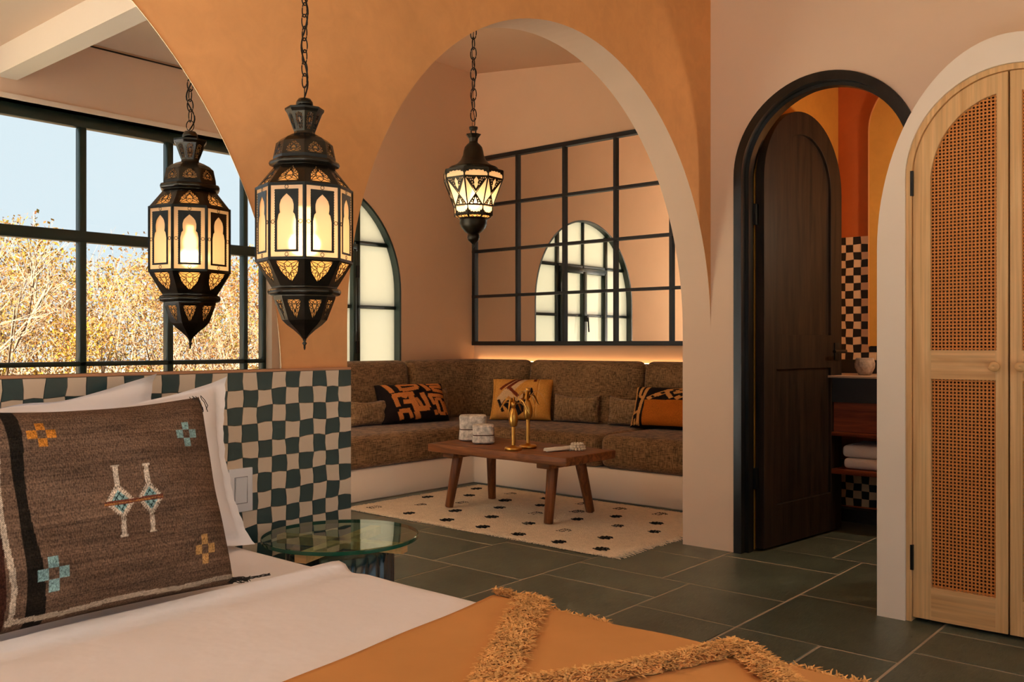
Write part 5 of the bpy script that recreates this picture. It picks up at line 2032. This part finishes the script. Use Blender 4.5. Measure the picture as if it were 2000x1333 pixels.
bmirror = empty('arched_wall_panel', (5.18, 1.49, 0.985))
tag(bmirror, 'tall arched ochre panel on the bathroom wall above the vanity', 'panel')
b = MB()
b.plate(arch2(0.305, 0.305, 1.20, 0.0), [], YZ, -0.022, 0.0)
o = b.build('face', BATHO, bmirror)
b = MB()
b.plate(arch2(0.311, 0.311, 1.20, -0.006) + arch2(0.304, 0.304, 1.20, 0.001)[::-1], [], YZ, -0.024, 0.0)
b.build('rim', plain('panel_rim', lin(214, 150, 84), 0.5), bmirror)

bl = empty('bathroom_pendant_lamp', (4.62, 0.95, 1.75))
tag(bl, 'small warm globe pendant lamp inside the bathroom', 'lamp')
b = MB()
b.lathe([(0.001, -0.06), (0.04, -0.045), (0.06, 0.0), (0.04, 0.045), (0.012, 0.06), (0.006, 0.07), (0.006, 1.15)], 20)
b.build('globe', emit('bath_globe', (1.0, 0.80, 0.55, 1), 3.0), bl, True)
d_ = bpy.data.lights.new('bathroom_light', 'POINT')
d_.energy = 9.0
d_.color = (1.0, 0.80, 0.55)
d_.shadow_soft_size = 0.07
l_ = bpy.data.objects.new('bathroom_light', d_)
l_.parent = bl
l_.location = (0, 0, -0.14)
col.objects.link(l_)

# ------------------------------------------------------------------ outside: dry brush beyond the window
gr = MB()
gr.add([(-40, -60, -0.30), (60, -60, -0.30), (60, -1.6, -0.30), (-40, -1.6, -0.30)], [(0, 1, 2, 3)])
struct(gr.build('ground', plain('dry_ground', lin(96, 76, 48), 0.95, var=0.3, vscale=1.2)))
gr = MB()
gr.add([(-40, -1.7, -0.32), (-2.1, -1.7, -0.32), (-2.1, 30, -0.32), (-40, 30, -0.32)], [(0, 1, 2, 3)])
struct(gr.build('ground_terrace', plain('pale_terrace', lin(150, 136, 116), 0.9, var=0.1, vscale=1.2)))
gr = MB()
gr.add([(-40, 5.4, -0.31), (60, 5.4, -0.31), (60, 40, -0.31), (-40, 40, -0.31)], [(0, 1, 2, 3)])
struct(gr.build('ground_garden', plain('garden_ground', lin(130, 122, 100), 0.9, var=0.1, vscale=1.2)))
LEAF = [frosted('leaf_straw', lin(118, 82, 40), 0.5), frosted('leaf_olive', lin(96, 80, 28), 0.5), frosted('leaf_rust', lin(118, 68, 30), 0.5), plain('twig_bark', lin(100, 72, 44), 0.9), frosted('leaf_ochre', lin(122, 86, 24), 0.5)]
TB = MB()
rt = random.Random(99)


def twig(p, d, ln, r, depth):
    q_ = p + d * ln
    q_.z = max(q_.z, -0.25)
    TB.bar(p, q_, r, 3, r * 0.6, 3, False)
    if depth == 0:
        return
    for _ in range(rt.randint(2, 3)):
        nd = (d + Vector((rt.uniform(-0.8, 0.8), rt.uniform(-0.8, 0.8), rt.uniform(-0.35, 0.75)))).normalized()
        twig(p.lerp(q_, rt.uniform(0.5, 1.0)), nd, ln * rt.uniform(0.55, 0.85), r * 0.6, depth - 1)


def crown_h(x):
    return 2.15 + 0.30 * math.sin(x * 1.3 + 0.4) + 0.22 * math.sin(x * 3.1) + 0.12 * math.sin(x * 7.7)


for k in range(120):
    x, y = rt.uniform(1.0, 10.5), rt.uniform(-10.0, -4.8)
    twig(Vector((x, y, -0.3)), Vector((rt.uniform(-0.35, 0.35), rt.uniform(-0.3, 0.3), 1)).normalized(), rt.uniform(0.6, 1.25), rt.uniform(0.012, 0.03), 4)
clump = [(rt.uniform(1.0, 10.5), rt.uniform(-9.5, -5.0), rt.uniform(-0.2, 1.0), rt.choice((0, 0, 0, 1, 2, 4, 4))) for _ in range(110)]
for (cx_, cy_, cz_, mi) in clump:
    top = crown_h(cx_) * (0.72 + 0.06 * (-cy_ - 4))
    cz_ = -0.1 + cz_ * (top + 0.1)
    rr = rt.uniform(0.35, 0.75)
    for _ in range(820):
        a, e_ = rt.uniform(0, 2 * PI), rt.uniform(-1, 1)
        r0 = rr * rt.random() ** 0.45
        p = Vector((cx_ + r0 * math.cos(a) * math.sqrt(1 - e_ * e_), cy_ + r0 * math.sin(a) * math.sqrt(1 - e_ * e_), cz_ + r0 * e_ * 0.75))
        if p.z < -0.28:
            continue
        s_ = rt.uniform(0.010, 0.030)
        u_ = Vector((rt.uniform(-1, 1), rt.uniform(-1, 1), rt.uniform(-1, 1))).normalized() * s_
        v_ = Vector((rt.uniform(-1, 1), rt.uniform(-1, 1), rt.uniform(-1, 1))).normalized() * s_ * 0.55
        TB.add([p - u_, p + v_, p + u_, p - v_], [(0, 1, 2, 3)], mi if rt.random() < 0.75 else rt.choice((0, 0, 2)))
for _ in range(45000):      # the dense far side of the thicket
    x, y = rt.uniform(1.0, 13.0), rt.uniform(-12.5, -10.0)
    z = -0.3 + (crown_h(x * 0.8 + 2) + 0.75) * rt.random() ** 0.8
    p = Vector((x, y, z))
    s_ = rt.uniform(0.02, 0.05)
    u_ = Vector((rt.uniform(-1, 1), rt.uniform(-1, 1), rt.uniform(-1, 1))).normalized() * s_
    v_ = Vector((rt.uniform(-1, 1), rt.uniform(-1, 1), rt.uniform(-1, 1))).normalized() * s_ * 0.6
    TB.add([p - u_, p + v_, p + u_, p - v_], [(0, 1, 2, 3)], rt.choice((0, 0, 1, 2, 4)))
tk = TB.build('brush_thicket', LEAF, fix=False)
tag(tk, 'dense dry autumn brush with straw and ochre leaves outside the window', 'brush', kind='stuff')
